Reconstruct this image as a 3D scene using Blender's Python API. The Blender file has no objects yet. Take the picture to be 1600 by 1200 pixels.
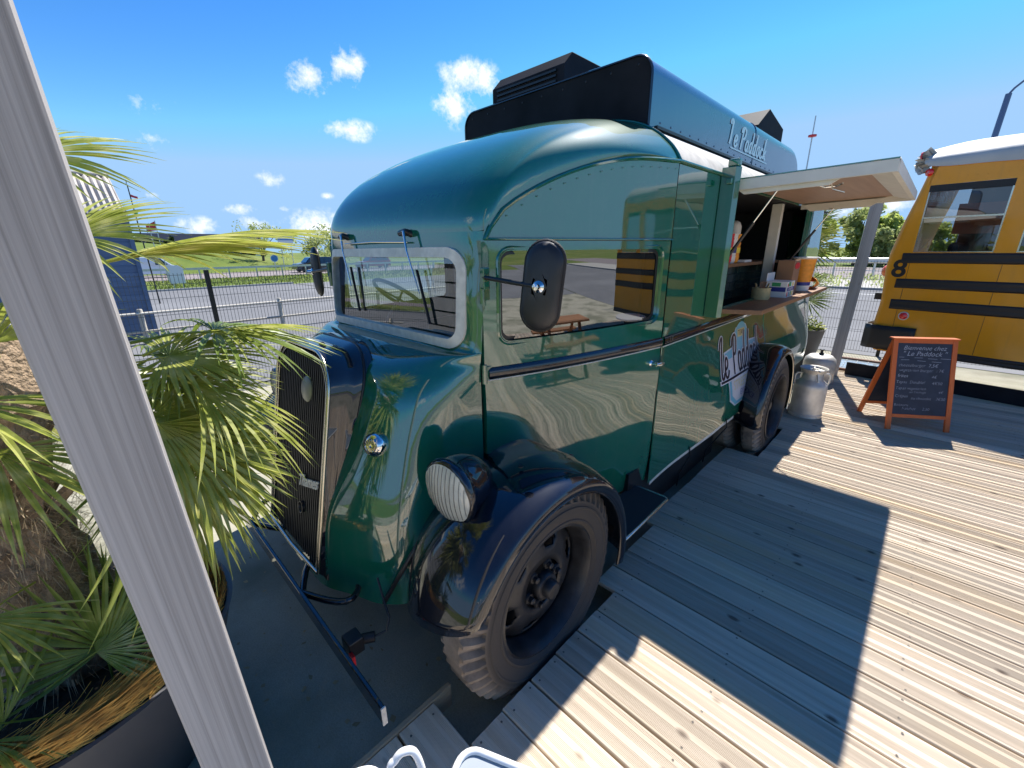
import bpy, bmesh, math, random
from mathutils import Vector, Matrix
R = math.radians
random.seed(7)
SC = bpy.context.scene
COL = SC.collection

# ------------------------------------------------------------------ camera
cam_d = bpy.data.cameras.new('camera')
cam = bpy.data.objects.new('camera', cam_d)
COL.objects.link(cam)
cam_d.sensor_fit = 'HORIZONTAL'
cam_d.sensor_width = 36.0
cam_d.lens = 655.0 / 1600.0 * 36.0
cam_d.clip_start = 0.05
cam_d.clip_end = 2000
eX = Vector((0.698, -0.225, 0.680)); eY = Vector((-0.716, -0.207, 0.667)); eZ = Vector((-0.010, -0.952, -0.305))
m = Matrix(((eX[0], -eX[1], -eX[2]), (eY[0], -eY[1], -eY[2]), (eZ[0], -eZ[1], -eZ[2])))
q = m.to_quaternion(); q.normalize()
cam.rotation_mode = 'QUATERNION'
cam.rotation_quaternion = q
cam.location = (0, 0, 2.0)
SC.camera = cam

# ------------------------------------------------------------------ world, sun, exposure
SUN = Vector((0.75, 0.17, 1.0)).normalized()
SUN_EL = math.asin(SUN.z); SUN_AZ = math.atan2(SUN.x, SUN.y)
world = bpy.data.worlds.new('World'); SC.world = world
world.use_nodes = True
nt = world.node_tree; N = nt.nodes; L = nt.links
N.clear()
sky = N.new('ShaderNodeTexSky'); sky.sky_type = 'NISHITA'; sky.sun_disc = False
sky.sun_elevation = SUN_EL; sky.sun_rotation = SUN_AZ
sky.air_density = 1.0; sky.dust_density = 0.0; sky.ozone_density = 1.5
hsv = N.new('ShaderNodeHueSaturation'); hsv.inputs['Saturation'].default_value = 1.16; hsv.inputs['Value'].default_value = 1.0
sc0 = N.new('ShaderNodeVectorMath'); sc0.operation = 'SCALE'; sc0.inputs['Scale'].default_value = 0.125
gm = N.new('ShaderNodeGamma'); gm.inputs['Gamma'].default_value = 1.5
sc1 = N.new('ShaderNodeVectorMath'); sc1.operation = 'SCALE'; sc1.inputs['Scale'].default_value = 8.0
L.new(sky.outputs[0], sc0.inputs[0]); L.new(sc0.outputs[0], gm.inputs['Color']); L.new(gm.outputs[0], sc1.inputs[0]); L.new(sc1.outputs[0], hsv.inputs['Color'])
tc = N.new('ShaderNodeTexCoord')
def mth(op, a, b=None, c=None, clamp=False):
    n = N.new('ShaderNodeMath'); n.operation = op; n.use_clamp = clamp
    for i, v in enumerate((a, b, c)):
        if v is None: continue
        if isinstance(v, (int, float)): n.inputs[i].default_value = v
        else: L.new(v, n.inputs[i])
    return n.outputs[0]
def vdot(vec):
    n = N.new('ShaderNodeVectorMath'); n.operation = 'DOT_PRODUCT'
    L.new(tc.outputs['Generated'], n.inputs[0]); n.inputs[1].default_value = vec
    return n.outputs['Value']
def wnoise(scale, detail, rough=0.6):
    n = N.new('ShaderNodeTexNoise'); n.inputs['Scale'].default_value = scale; n.inputs['Detail'].default_value = detail
    n.inputs['Roughness'].default_value = rough
    L.new(tc.outputs['Generated'], n.inputs['Vector'])
    return n.outputs['Fac']
nz = wnoise(17, 9, 0.66); nz2 = wnoise(60, 5, 0.65)
nsum = mth('ADD', mth('MULTIPLY', nz, 0.75), mth('MULTIPLY', nz2, 0.25))
# fair-weather clouds: bearing in the sky, half width, half height (radians), puffiness
CLOUDS = [
    ((0.3796, 0.8764, 0.2963), 0.043, 0.028, 1),
    ((0.4354, 0.8433, 0.3151), 0.038, 0.032, 0.95),
    ((0.6241, 0.7166, 0.3114), 0.064, 0.033, 1),
    ((0.6086, 0.7455, 0.2717), 0.045, 0.037, 1),
    ((0.4446, 0.8677, 0.2226), 0.050, 0.019, 0.95),
    ((0.1549, 0.9605, 0.2312), 0.038, 0.022, 0.35),
    ((0.1532, 0.9712, 0.1826), 0.032, 0.021, 0.65),
    ((0.3092, 0.9420, 0.1307), 0.024, 0.017, 0.85),
    ((0.1305, 0.9869, 0.0945), 0.014, 0.006, 0.7),
    ((0.2586, 0.9629, 0.0775), 0.032, 0.011, 0.8),
    ((0.3230, 0.9428, 0.0819), 0.016, 0.008, 0.7),
    ((0.1902, 0.9806, 0.0467), 0.040, 0.016, 0.95),
    ((0.2751, 0.9600, 0.0518), 0.044, 0.016, 0.9),
    ((0.3791, 0.9239, 0.0510), 0.062, 0.032, 0.9),
    ((0.9949, 0.0747, 0.0675), 0.070, 0.022, 0.75),
    ((0.9865, 0.1546, 0.0548), 0.054, 0.024, 0.6),
    ((0.4009, 0.9099, 0.1068), 0.012, 0.006, 0.5),
    ((-0.6, -0.7, 0.25), 0.22, 0.07, 0.9), ((0.1, -0.95, 0.2), 0.25, 0.06, 0.8), ((-0.9, 0.3, 0.3), 0.2, 0.09, 0.9),
]
acc = None
for d, a, b, op in CLOUDS:
    d = Vector(d).normalized()
    t1 = Vector((d.y, -d.x, 0)).normalized(); t2 = d.cross(t1)
    if t2.z < 0: t1, t2 = -t1, -t2
    mp = N.new('ShaderNodeMapping'); mp.vector_type = 'TEXTURE'
    mp.inputs['Location'].default_value = d
    mp.inputs['Rotation'].default_value = Matrix((t1, t2, t1.cross(t2))).transposed().to_euler()
    mp.inputs['Scale'].default_value = (a * 1.25, b * 1.25, 0.4)
    L.new(tc.outputs['Generated'], mp.inputs['Vector'])
    gr = N.new('ShaderNodeTexGradient'); gr.gradient_type = 'SPHERICAL'; L.new(mp.outputs[0], gr.inputs[0])
    s = gr.outputs['Fac'] if op >= 1 else mth('MULTIPLY', gr.outputs['Fac'], op)
    acc = s if acc is None else mth('MAXIMUM', acc, s)
body = mth('ADD', acc, mth('MULTIPLY', mth('SUBTRACT', nsum, 0.55), 4.2))
acc = mth('MULTIPLY', mth('MULTIPLY', body, 1.25, clamp=True), mth('MULTIPLY', acc, 3.2, clamp=True))
mixc = N.new('ShaderNodeMix'); mixc.data_type = 'RGBA'
L.new(acc, mixc.inputs['Factor'])
tint = N.new('ShaderNodeMix'); tint.data_type = 'RGBA'; tint.blend_type = 'MULTIPLY'; tint.inputs['Factor'].default_value = 1.0
tint.inputs['B'].default_value = (1.0, 1.0, 1.0, 1)
cap = N.new('ShaderNodeVectorMath'); cap.operation = 'MINIMUM'; cap.inputs[1].default_value = (1.55, 2.6, 4.05)
L.new(hsv.outputs[0], cap.inputs[0]); L.new(cap.outputs[0], tint.inputs['A']); L.new(tint.outputs['Result'], mixc.inputs['A'])
cs = N.new('ShaderNodeMix'); cs.data_type = 'RGBA'
L.new(mth('MULTIPLY', mth('SUBTRACT', nz, 0.35), 3.0, clamp=True), cs.inputs['Factor'])
cs.inputs['A'].default_value = (3.2, 3.7, 4.3, 1); cs.inputs['B'].default_value = (5.2, 5.3, 5.4, 1)
L.new(cs.outputs['Result'], mixc.inputs['B'])
bg = N.new('ShaderNodeBackground'); bg.inputs['Strength'].default_value = 0.102
L.new(mixc.outputs['Result'], bg.inputs['Color'])
world.cycles.sampling_method = 'MANUAL'; world.cycles.sample_map_resolution = 256
wo = N.new('ShaderNodeOutputWorld'); L.new(bg.outputs[0], wo.inputs['Surface'])

sun_d = bpy.data.lights.new('sun', 'SUN'); sun_d.energy = 3.6; sun_d.angle = R(0.53); sun_d.color = (1.0, 0.965, 0.91)
sun = bpy.data.objects.new('sun', sun_d); COL.objects.link(sun)
sun.rotation_mode = 'QUATERNION'; sun.rotation_quaternion = SUN.to_track_quat('Z', 'Y')
sun.location = (6, 2, 12)

SC.view_settings.view_transform = 'Standard'; SC.view_settings.look = 'None'
SC.view_settings.exposure = 1.28; SC.view_settings.gamma = 1.0
SC.view_settings.use_curve_mapping = False
SC.render.engine = 'CYCLES'
SC.cycles.use_denoising = True
SC.cycles.max_bounces = 8; SC.cycles.transparent_max_bounces = 16
SC.cycles.glossy_bounces = 4; SC.cycles.caustics_reflective = False; SC.cycles.caustics_refractive = False

# ------------------------------------------------------------------ materials
MATS = {}
def newmat(name):
    mt = bpy.data.materials.new(name); mt.use_nodes = True
    n = mt.node_tree; b = n.nodes['Principled BSDF']
    MATS[name] = mt
    return mt, n, b
def plain(name, col, rough=0.6, metal=0.0, spec=0.5, coat=0.0, bump=0.0, bscale=200, var=0.0, vscale=6, emis=None):
    mt, n, b = newmat(name)
    b.inputs['Roughness'].default_value = rough; b.inputs['Metallic'].default_value = metal
    b.inputs['Specular IOR Level'].default_value = spec
    b.inputs['Coat Weight'].default_value = coat; b.inputs['Coat Roughness'].default_value = 0.03
    b.inputs['Base Color'].default_value = (*col, 1)
    if var or bump:
        tcn = n.nodes.new('ShaderNodeTexCoord')
    if var:
        t = n.nodes.new('ShaderNodeTexNoise'); t.inputs['Scale'].default_value = vscale; t.inputs['Detail'].default_value = 6
        n.links.new(tcn.outputs['Object'], t.inputs['Vector'])
        mx = n.nodes.new('ShaderNodeMix'); mx.data_type = 'RGBA'
        mx.inputs['A'].default_value = (*[c * (1 - var) for c in col], 1)
        mx.inputs['B'].default_value = (*[min(1, c * (1 + var)) for c in col], 1)
        rp = n.nodes.new('ShaderNodeMapRange'); rp.inputs[1].default_value = 0.3; rp.inputs[2].default_value = 0.7
        n.links.new(t.outputs['Fac'], rp.inputs[0]); n.links.new(rp.outputs[0], mx.inputs['Factor'])
        n.links.new(mx.outputs['Result'], b.inputs['Base Color'])
    if bump:
        t2 = n.nodes.new('ShaderNodeTexNoise'); t2.inputs['Scale'].default_value = bscale; t2.inputs['Detail'].default_value = 4
        n.links.new(tcn.outputs['Object'], t2.inputs['Vector'])
        bp = n.nodes.new('ShaderNodeBump'); bp.inputs['Strength'].default_value = bump; bp.inputs['Distance'].default_value = 0.02
        n.links.new(t2.outputs['Fac'], bp.inputs['Height']); n.links.new(bp.outputs[0], b.inputs['Normal'])
    if emis:
        b.inputs['Emission Color'].default_value = (*col, 1); b.inputs['Emission Strength'].default_value = emis
    return mt
def paint(name, col, rough=0.12, wav=0.05, dust=0.10, coat=1.0, ior=1.7, dustcol=(.30, .29, .24)):
    """glossy enamel: slow waviness in the sheet metal, dust and fine scratches in the clear film"""
    mt, n, b = newmat(name)
    nn = n.nodes; ll = n.links
    tcn = nn.new('ShaderNodeTexCoord')
    t = nn.new('ShaderNodeTexNoise'); t.inputs['Scale'].default_value = 2.2; t.inputs['Detail'].default_value = 1.5
    ll.new(tcn.outputs['Object'], t.inputs['Vector'])
    bp = nn.new('ShaderNodeBump'); bp.inputs['Strength'].default_value = wav; bp.inputs['Distance'].default_value = 0.25
    ll.new(t.outputs['Fac'], bp.inputs['Height']); ll.new(bp.outputs[0], b.inputs['Normal']); ll.new(bp.outputs[0], b.inputs['Coat Normal'])
    d = nn.new('ShaderNodeTexNoise'); d.inputs['Scale'].default_value = 5; d.inputs['Detail'].default_value = 8; d.inputs['Roughness'].default_value = 0.7
    ll.new(tcn.outputs['Object'], d.inputs['Vector'])
    mr = nn.new('ShaderNodeMapRange'); mr.inputs[1].default_value = 0.45; mr.inputs[2].default_value = 0.8; mr.inputs[4].default_value = dust
    ll.new(d.outputs['Fac'], mr.inputs[0])
    mx = nn.new('ShaderNodeMix'); mx.data_type = 'RGBA'; mx.inputs['A'].default_value = (*col, 1); mx.inputs['B'].default_value = (*dustcol, 1)
    sv = nn.new('ShaderNodeVectorMath'); sv.operation = 'MULTIPLY'; sv.inputs[1].default_value = (16, 16, .9); ll.new(tcn.outputs['Object'], sv.inputs[0])
    sn = nn.new('ShaderNodeTexNoise'); sn.inputs['Scale'].default_value = 1.0; sn.inputs['Detail'].default_value = 5; ll.new(sv.outputs[0], sn.inputs['Vector'])
    sm_ = nn.new('ShaderNodeMapRange'); sm_.inputs[1].default_value = .55; sm_.inputs[2].default_value = .8; sm_.inputs[4].default_value = dust * 1.1; ll.new(sn.outputs['Fac'], sm_.inputs[0])
    fs = nn.new('ShaderNodeTexNoise'); fs.inputs['Scale'].default_value = 130; fs.inputs['Detail'].default_value = 2; ll.new(tcn.outputs['Object'], fs.inputs['Vector'])
    fm = nn.new('ShaderNodeMapRange'); fm.inputs[1].default_value = .66; fm.inputs[2].default_value = .78; fm.inputs[4].default_value = dust * 2.0; ll.new(fs.outputs['Fac'], fm.inputs[0])
    s1_ = nn.new('ShaderNodeMath'); s1_.operation = 'ADD'; ll.new(mr.outputs[0], s1_.inputs[0]); ll.new(sm_.outputs[0], s1_.inputs[1])
    s2_ = nn.new('ShaderNodeMath'); s2_.operation = 'ADD'; s2_.use_clamp = True; ll.new(s1_.outputs[0], s2_.inputs[0]); ll.new(fm.outputs[0], s2_.inputs[1])
    ll.new(s2_.outputs[0], mx.inputs['Factor']); ll.new(mx.outputs['Result'], b.inputs['Base Color'])
    b.inputs['Roughness'].default_value = 0.5; b.inputs['Specular IOR Level'].default_value = 0.05; b.inputs['Coat Weight'].default_value = coat
    r2 = nn.new('ShaderNodeMapRange'); r2.inputs[1].default_value = 0.3; r2.inputs[2].default_value = 0.8
    r2.inputs[3].default_value = rough * 0.5; r2.inputs[4].default_value = rough * 1.6
    ll.new(d.outputs['Fac'], r2.inputs[0]); ll.new(r2.outputs[0], b.inputs['Coat Roughness'])
    b.inputs['Coat IOR'].default_value = ior
    return mt
def glass(name, tint=(0.75, 0.82, 0.82), r0=0.08, rough=0.0, dirt=0.0):
    mt = bpy.data.materials.new(name); mt.use_nodes = True; MATS[name] = mt
    n = mt.node_tree; n.nodes.clear()
    o = n.nodes.new('ShaderNodeOutputMaterial'); tr = n.nodes.new('ShaderNodeBsdfTransparent'); tr.inputs[0].default_value = (*tint, 1)
    g = n.nodes.new('ShaderNodeBsdfGlossy'); g.inputs['Roughness'].default_value = rough
    fr = n.nodes.new('ShaderNodeLayerWeight'); fr.inputs['Blend'].default_value = 0.5
    pw = n.nodes.new('ShaderNodeMath'); pw.operation = 'POWER'; pw.inputs[1].default_value = 5.0
    mu = n.nodes.new('ShaderNodeMath'); mu.operation = 'MULTIPLY_ADD'; mu.inputs[1].default_value = 1 - r0; mu.inputs[2].default_value = r0; mu.use_clamp = True
    mx = n.nodes.new('ShaderNodeMixShader')
    n.links.new(fr.outputs['Facing'], pw.inputs[0]); n.links.new(pw.outputs[0], mu.inputs[0]); n.links.new(mu.outputs[0], mx.inputs[0]); n.links.new(tr.outputs[0], mx.inputs[1]); n.links.new(g.outputs[0], mx.inputs[2])
    last = mx.outputs[0]
    if dirt:
        df = n.nodes.new('ShaderNodeBsdfDiffuse'); df.inputs[0].default_value = (.55, .55, .5, 1)
        tcn = n.nodes.new('ShaderNodeTexCoord'); t = n.nodes.new('ShaderNodeTexNoise'); t.inputs['Scale'].default_value = 9; t.inputs['Detail'].default_value = 6
        n.links.new(tcn.outputs['Object'], t.inputs['Vector'])
        mr = n.nodes.new('ShaderNodeMapRange'); mr.inputs[1].default_value = .35; mr.inputs[2].default_value = .8; mr.inputs[4].default_value = dirt
        n.links.new(t.outputs['Fac'], mr.inputs[0])
        m2 = n.nodes.new('ShaderNodeMixShader'); n.links.new(mr.outputs[0], m2.inputs[0]); n.links.new(last, m2.inputs[1]); n.links.new(df.outputs[0], m2.inputs[2])
        last = m2.outputs[0]
    n.links.new(last, o.inputs['Surface'])
    return mt
def wood(name, c_light, c_dark, c_knot, axis=1, rough=0.75, grain=60, along=1.6, knots=0.8, randcol=0.25, warm=None, spec=0.3, knotscale=(9., 4.5), knotfew=.45):
    """planed timber: grain stretched along `axis`, knots, one tone per board"""
    mt, n, b = newmat(name); nn = n.nodes; ll = n.links
    tcn = nn.new('ShaderNodeTexCoord'); oi = nn.new('ShaderNodeObjectInfo')
    off = nn.new('ShaderNodeVectorMath'); off.operation = 'SCALE'; off.inputs[0].default_value = (37.1, 91.7, 13.3)
    ll.new(oi.outputs['Random'], off.inputs['Scale'])
    ad = nn.new('ShaderNodeVectorMath'); ad.operation = 'ADD'
    ll.new(tcn.outputs['Object'], ad.inputs[0]); ll.new(off.outputs[0], ad.inputs[1])
    sc = [grain] * 3; sc[axis] = along
    mp = nn.new('ShaderNodeVectorMath'); mp.operation = 'MULTIPLY'; mp.inputs[1].default_value = sc
    ll.new(ad.outputs[0], mp.inputs[0])
    t = nn.new('ShaderNodeTexNoise'); t.inputs['Scale'].default_value = 1.0; t.inputs['Detail'].default_value = 5; t.inputs['Roughness'].default_value = .65; t.inputs['Distortion'].default_value = .4
    ll.new(mp.outputs[0], t.inputs['Vector'])
    # broad tone patches
    sc2 = [5.0] * 3; sc2[axis] = 0.5
    mp2 = nn.new('ShaderNodeVectorMath'); mp2.operation = 'MULTIPLY'; mp2.inputs[1].default_value = sc2
    ll.new(ad.outputs[0], mp2.inputs[0])
    t2 = nn.new('ShaderNodeTexNoise'); t2.inputs['Scale'].default_value = 1.0; t2.inputs['Detail'].default_value = 3
    ll.new(mp2.outputs[0], t2.inputs['Vector'])
    mx = nn.new('ShaderNodeMix'); mx.data_type = 'RGBA'
    mx.inputs['A'].default_value = (*c_dark, 1); mx.inputs['B'].default_value = (*c_light, 1)
    mr = nn.new('ShaderNodeMapRange'); mr.inputs[1].default_value = .32; mr.inputs[2].default_value = .66
    a1 = nn.new('ShaderNodeMath'); a1.operation = 'MULTIPLY_ADD'; a1.inputs[1].default_value = .55
    a2 = nn.new('ShaderNodeMath'); a2.operation = 'MULTIPLY'; a2.inputs[1].default_value = .45
    ll.new(t2.outputs['Fac'], a2.inputs[0]); ll.new(t.outputs['Fac'], a1.inputs[0]); ll.new(a2.outputs[0], a1.inputs[2])
    ll.new(a1.outputs[0], mr.inputs[0]); ll.new(mr.outputs[0], mx.inputs['Factor'])
    cur = mx.outputs['Result']
    if warm:
        mw = nn.new('ShaderNodeMix'); mw.data_type = 'RGBA'; mw.inputs['B'].default_value = (*warm, 1)
        ll.new(cur, mw.inputs['A'])
        mm = nn.new('ShaderNodeMapRange'); mm.inputs[1].default_value = .5; mm.inputs[2].default_value = .75; mm.inputs[4].default_value = .75
        ll.new(t2.outputs['Fac'], mm.inputs[0]); ll.new(mm.outputs[0], mw.inputs['Factor']); cur = mw.outputs['Result']
    # knots
    if knots:
        sk = [knotscale[0]] * 3; sk[axis] = knotscale[1]
        mk = nn.new('ShaderNodeVectorMath'); mk.operation = 'MULTIPLY'; mk.inputs[1].default_value = sk
        ll.new(ad.outputs[0], mk.inputs[0])
        vo = nn.new('ShaderNodeTexVoronoi'); vo.inputs['Scale'].default_value = 1.0; vo.inputs['Randomness'].default_value = 1.0
        ll.new(mk.outputs[0], vo.inputs['Vector'])
        kr = nn.new('ShaderNodeMapRange'); kr.inputs[1].default_value = .06; kr.inputs[2].default_value = .15; kr.inputs[3].default_value = knots; kr.inputs[4].default_value = 0
        sc_ = nn.new('ShaderNodeSeparateColor'); ll.new(vo.outputs['Color'], sc_.inputs[0])
        gt = nn.new('ShaderNodeMath'); gt.operation = 'LESS_THAN'; gt.inputs[1].default_value = knotfew; ll.new(sc_.outputs[0], gt.inputs[0])
        ds = nn.new('ShaderNodeMath'); ds.operation = 'MULTIPLY_ADD'; ds.inputs[1].default_value = -.25; ll.new(t.outputs['Fac'], ds.inputs[0])
        ll.new(vo.outputs['Distance'], ds.inputs[2]); da = nn.new('ShaderNodeMath'); da.operation = 'ADD'; da.inputs[1].default_value = .125; ll.new(ds.outputs[0], da.inputs[0])
        ll.new(da.outputs[0], kr.inputs[0])
        kx = nn.new('ShaderNodeMath'); kx.operation = 'MULTIPLY'; ll.new(kr.outputs[0], kx.inputs[0]); ll.new(gt.outputs[0], kx.inputs[1]); kr = kx
        km = nn.new('ShaderNodeMix'); km.data_type = 'RGBA'; km.inputs['B'].default_value = (*c_knot, 1)
        ll.new(cur, km.inputs['A']); ll.new(kr.outputs[0], km.inputs['Factor']); cur = km.outputs['Result']
    hs_ = nn.new('ShaderNodeHueSaturation')
    rr = nn.new('ShaderNodeMapRange'); rr.inputs[3].default_value = 1 - randcol; rr.inputs[4].default_value = 1 + randcol
    ll.new(oi.outputs['Random'], rr.inputs[0]); ll.new(rr.outputs[0], hs_.inputs['Value']); ll.new(cur, hs_.inputs['Color'])
    ll.new(hs_.outputs[0], b.inputs['Base Color'])
    b.inputs['Roughness'].default_value = rough; b.inputs['Specular IOR Level'].default_value = spec
    bp = nn.new('ShaderNodeBump'); bp.inputs['Strength'].default_value = .35; bp.inputs['Distance'].default_value = .004
    ll.new(t.outputs['Fac'], bp.inputs['Height']); ll.new(bp.outputs[0], b.inputs['Normal'])
    return mt

paint('green_paint', (0.003, 0.120, 0.070), rough=0.045, wav=0.014, dust=0.05, ior=2.25)
paint('black_paint', (0.006, 0.007, 0.013), rough=0.04, wav=0.02, dust=0.015)
paint('box_paint', (0.02, 0.075, 0.17), rough=0.12, wav=0.02, dust=0.03, ior=2.4)
plain('matte_black', (0.018, 0.018, 0.022), rough=0.7, spec=0.12, var=0.3, vscale=4, bump=.05)
plain('satin_black', (0.015, 0.015, 0.017), rough=0.35, var=0.3, vscale=10)
plain('roof_dusty', (0.56, 0.52, 0.46), rough=0.8, var=0.25, vscale=9, bump=.08)
plain('chrome', (0.78, 0.78, 0.78), rough=0.07, metal=1.0)
plain('dull_chrome', (0.62, 0.60, 0.52), rough=0.22, metal=1.0)
plain('cream_frame', (0.68, 0.66, 0.60), rough=0.45, var=.15, vscale=20)
plain('white_frame', (0.72, 0.71, 0.66), rough=0.5, var=.06, vscale=8)
plain('rubber', (0.022, 0.020, 0.019), rough=0.75, var=.35, vscale=14, bump=.15, bscale=160)
plain('lug_rubber', (0.11, 0.088, 0.072), rough=0.85, var=.45, vscale=26, bump=.3, bscale=90)
plain('rim_black', (0.020, 0.021, 0.024), rough=0.42, var=.5, vscale=12, bump=.1, bscale=40)
plain('grip_black', (0.03, 0.03, 0.033), rough=0.9, bump=.5, bscale=500)
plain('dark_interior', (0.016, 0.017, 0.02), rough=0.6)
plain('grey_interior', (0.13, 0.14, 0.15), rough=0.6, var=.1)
plain('mirror_back', (0.02, 0.02, 0.023), rough=0.42, var=.4, vscale=8)
glass('pane_glass', (0.80, 0.87, 0.86), r0=0.24, dirt=0.03)
glass('dark_glass', (0.30, 0.33, 0.34), r0=0.34, dirt=0.02)
glass('bus_glass', (0.45, 0.46, 0.47), r0=0.14, dirt=0.06)
plain('red_lens', (0.85, 0.02, 0.02), rough=0.2, coat=1.0)
plain('orange_lens', (0.85, 0.16, 0.02), rough=0.2, coat=1.0)
plain('headlight_reflector', (0.8, 0.8, 0.76), rough=0.18, metal=1.0)

# ------------------------------------------------------------------ mesh helpers
class MB:
    def __init__(s): s.v = []; s.f = []
    def add(s, vs, fs):
        o = len(s.v); s.v += [tuple(p) for p in vs]; s.f += [tuple(i + o for i in f) for f in fs]; return s
    def box(s, x0, x1, y0, y1, z0, z1):
        return s.add([(x0, y0, z0), (x1, y0, z0), (x1, y1, z0), (x0, y1, z0), (x0, y0, z1), (x1, y0, z1), (x1, y1, z1), (x0, y1, z1)],
                     [(0, 3, 2, 1), (4, 5, 6, 7), (0, 1, 5, 4), (1, 2, 6, 5), (2, 3, 7, 6), (3, 0, 4, 7)])
    def obox(s, c, ax, ay, az, hx, hy, hz):
        c = Vector(c); ax = Vector(ax).normalized() * hx; ay = Vector(ay).normalized() * hy; az = Vector(az).normalized() * hz
        vs = [c + sx * ax + sy * ay + sz * az for sz in (-1, 1) for sx, sy in ((-1, -1), (1, -1), (1, 1), (-1, 1))]
        return s.add(vs, [(0, 3, 2, 1), (4, 5, 6, 7), (0, 1, 5, 4), (1, 2, 6, 5), (2, 3, 7, 6), (3, 0, 4, 7)])
    def bar(s, a, b, w, h, up=(0, 0, 1)):
        a = Vector(a); b = Vector(b); d = (b - a); l = d.length; d = d / l
        u = Vector(up); side = d.cross(u)
        if side.length < 1e-4: side = d.cross(Vector((1, 0, 0)))
        side.normalize(); u = side.cross(d)
        return s.obox((a + b) / 2, d, side, u, l / 2, w / 2, h / 2)
    def tube(s, path, r, n=8, cap=True, closed=False):
        P = [Vector(p) for p in path]; k = len(P); rs = r if isinstance(r, (list, tuple)) else [r] * k
        rings = []; prev = None
        for i in range(k):
            if closed: t = P[(i + 1) % k] - P[i - 1]
            else: t = P[min(i + 1, k - 1)] - P[max(i - 1, 0)]
            t.normalize()
            if prev is None:
                a = t.cross(Vector((0, 0, 1)))
                if a.length < 1e-3: a = t.cross(Vector((1, 0, 0)))
            else: a = prev - t * prev.dot(t)
            a.normalize(); prev = a; b = t.cross(a)
            rings.append([P[i] + rs[i] * (math.cos(2 * math.pi * j / n) * a + math.sin(2 * math.pi * j / n) * b) for j in range(n)])
        o = len(s.v)
        for rg in rings: s.v += [tuple(p) for p in rg]
        for i in range(k if closed else k - 1):
            i2 = (i + 1) % k
            for j in range(n):
                j2 = (j + 1) % n
                s.f.append((o + i * n + j, o + i * n + j2, o + i2 * n + j2, o + i2 * n + j))
        if cap and not closed:
            s.f.append(tuple(o + j for j in range(n))[::-1]); s.f.append(tuple(o + (k - 1) * n + j for j in range(n)))
        return s
    def lathe(s, prof, c, axis, n=32, ref=None):
        """prof: list of (radius, offset along axis)"""
        c = Vector(c); ax = Vector(axis).normalized()
        a = ax.cross(Vector(ref) if ref else Vector((0, 0, 1)))
        if a.length < 1e-3: a = ax.cross(Vector((1, 0, 0)))
        a.normalize(); b = ax.cross(a); o = len(s.v); k = len(prof)
        for r, h in prof:
            r = max(r, 1e-4)
            for j in range(n):
                t = 2 * math.pi * j / n
                s.v.append(tuple(c + ax * h + r * (math.cos(t) * a + math.sin(t) * b)))
        for i in range(k - 1):
            for j in range(n):
                j2 = (j + 1) % n
                s.f.append((o + i * n + j, o + i * n + j2, o + (i + 1) * n + j2, o + (i + 1) * n + j))
        return s
    def grid(s, rows, flip=False, closed_u=False):
        o = len(s.v); m_ = len(rows[0])
        for r in rows: s.v += [tuple(p) for p in r]
        for i in range(len(rows) - 1):
            for j in range(m_ if closed_u else m_ - 1):
                j2 = (j + 1) % m_
                f = (o + i * m_ + j, o + i * m_ + j2, o + (i + 1) * m_ + j2, o + (i + 1) * m_ + j)
                s.f.append(f[::-1] if flip else f)
        return s
    def prism(s, poly, to3, d0, d1):
        """poly 2D extruded: to3(a, b, d) -> point"""
        n = len(poly); o = len(s.v)
        s.v += [tuple(to3(a, b, d0)) for a, b in poly] + [tuple(to3(a, b, d1)) for a, b in poly]
        s.f.append(tuple(o + i for i in range(n))[::-1]); s.f.append(tuple(o + n + i for i in range(n)))
        for i in range(n):
            j = (i + 1) % n
            s.f.append((o + i, o + j, o + n + j, o + n + i))
        return s
    def build(s, name, mat, parent=None, smooth=None, bevel=0, solid=0, fix=False):
        me = bpy.data.meshes.new(name); me.from_pydata(s.v, [], s.f); me.update()
        if fix:
            bm = bmesh.new(); bm.from_mesh(me); bmesh.ops.remove_doubles(bm, verts=bm.verts, dist=1e-5)
            bmesh.ops.recalc_face_normals(bm, faces=bm.faces); bm.to_mesh(me); bm.free()
        return link(name, me, mat, parent, smooth, bevel, solid)
def link(name, me, mat, parent=None, smooth=None, bevel=0, solid=0):
    me.name = name
    if mat: me.materials.append(MATS[mat] if isinstance(mat, str) else mat)
    if smooth is not None:
        for p in me.polygons: p.use_smooth = True
        me.set_sharp_from_angle(angle=R(smooth))
    o = bpy.data.objects.new(name, me); COL.objects.link(o)
    if parent is not None:
        o.parent = parent
        if parent.type == 'EMPTY': o.location = -parent.location
    if solid:
        md = o.modifiers.new('thickness', 'SOLIDIFY'); md.thickness = solid; md.offset = 0
    if bevel:
        md = o.modifiers.new('edge', 'BEVEL'); md.width = bevel; md.segments = 2; md.limit_method = 'ANGLE'; md.angle_limit = R(40)
    return o
def thing(name, label, cat, loc=(0, 0, 0), group=None):
    o = bpy.data.objects.new(name, None); COL.objects.link(o); o.location = loc; o.empty_display_size = .2
    o['label'] = label; o['category'] = cat
    if group: o['group'] = group
    return o
def tag(o, label, cat, group=None):
    o['label'] = label; o['category'] = cat
    if group: o['group'] = group
    return o
def struct(o): o['kind'] = 'structure'; return o
def stuff(o): o['kind'] = 'stuff'; return o
def lerp(a, b, t): return a + (b - a) * t
def vl(a, b, t): return tuple(a[i] + (b[i] - a[i]) * t for i in range(len(a)))
def cr(p0, p1, p2, p3, t):
    return tuple(0.5 * ((2 * b) + (-a + c) * t + (2 * a - 5 * b + 4 * c - d) * t * t + (-a + 3 * b - 3 * c + d) * t ** 3) for a, b, c, d in zip(p0, p1, p2, p3))
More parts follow.
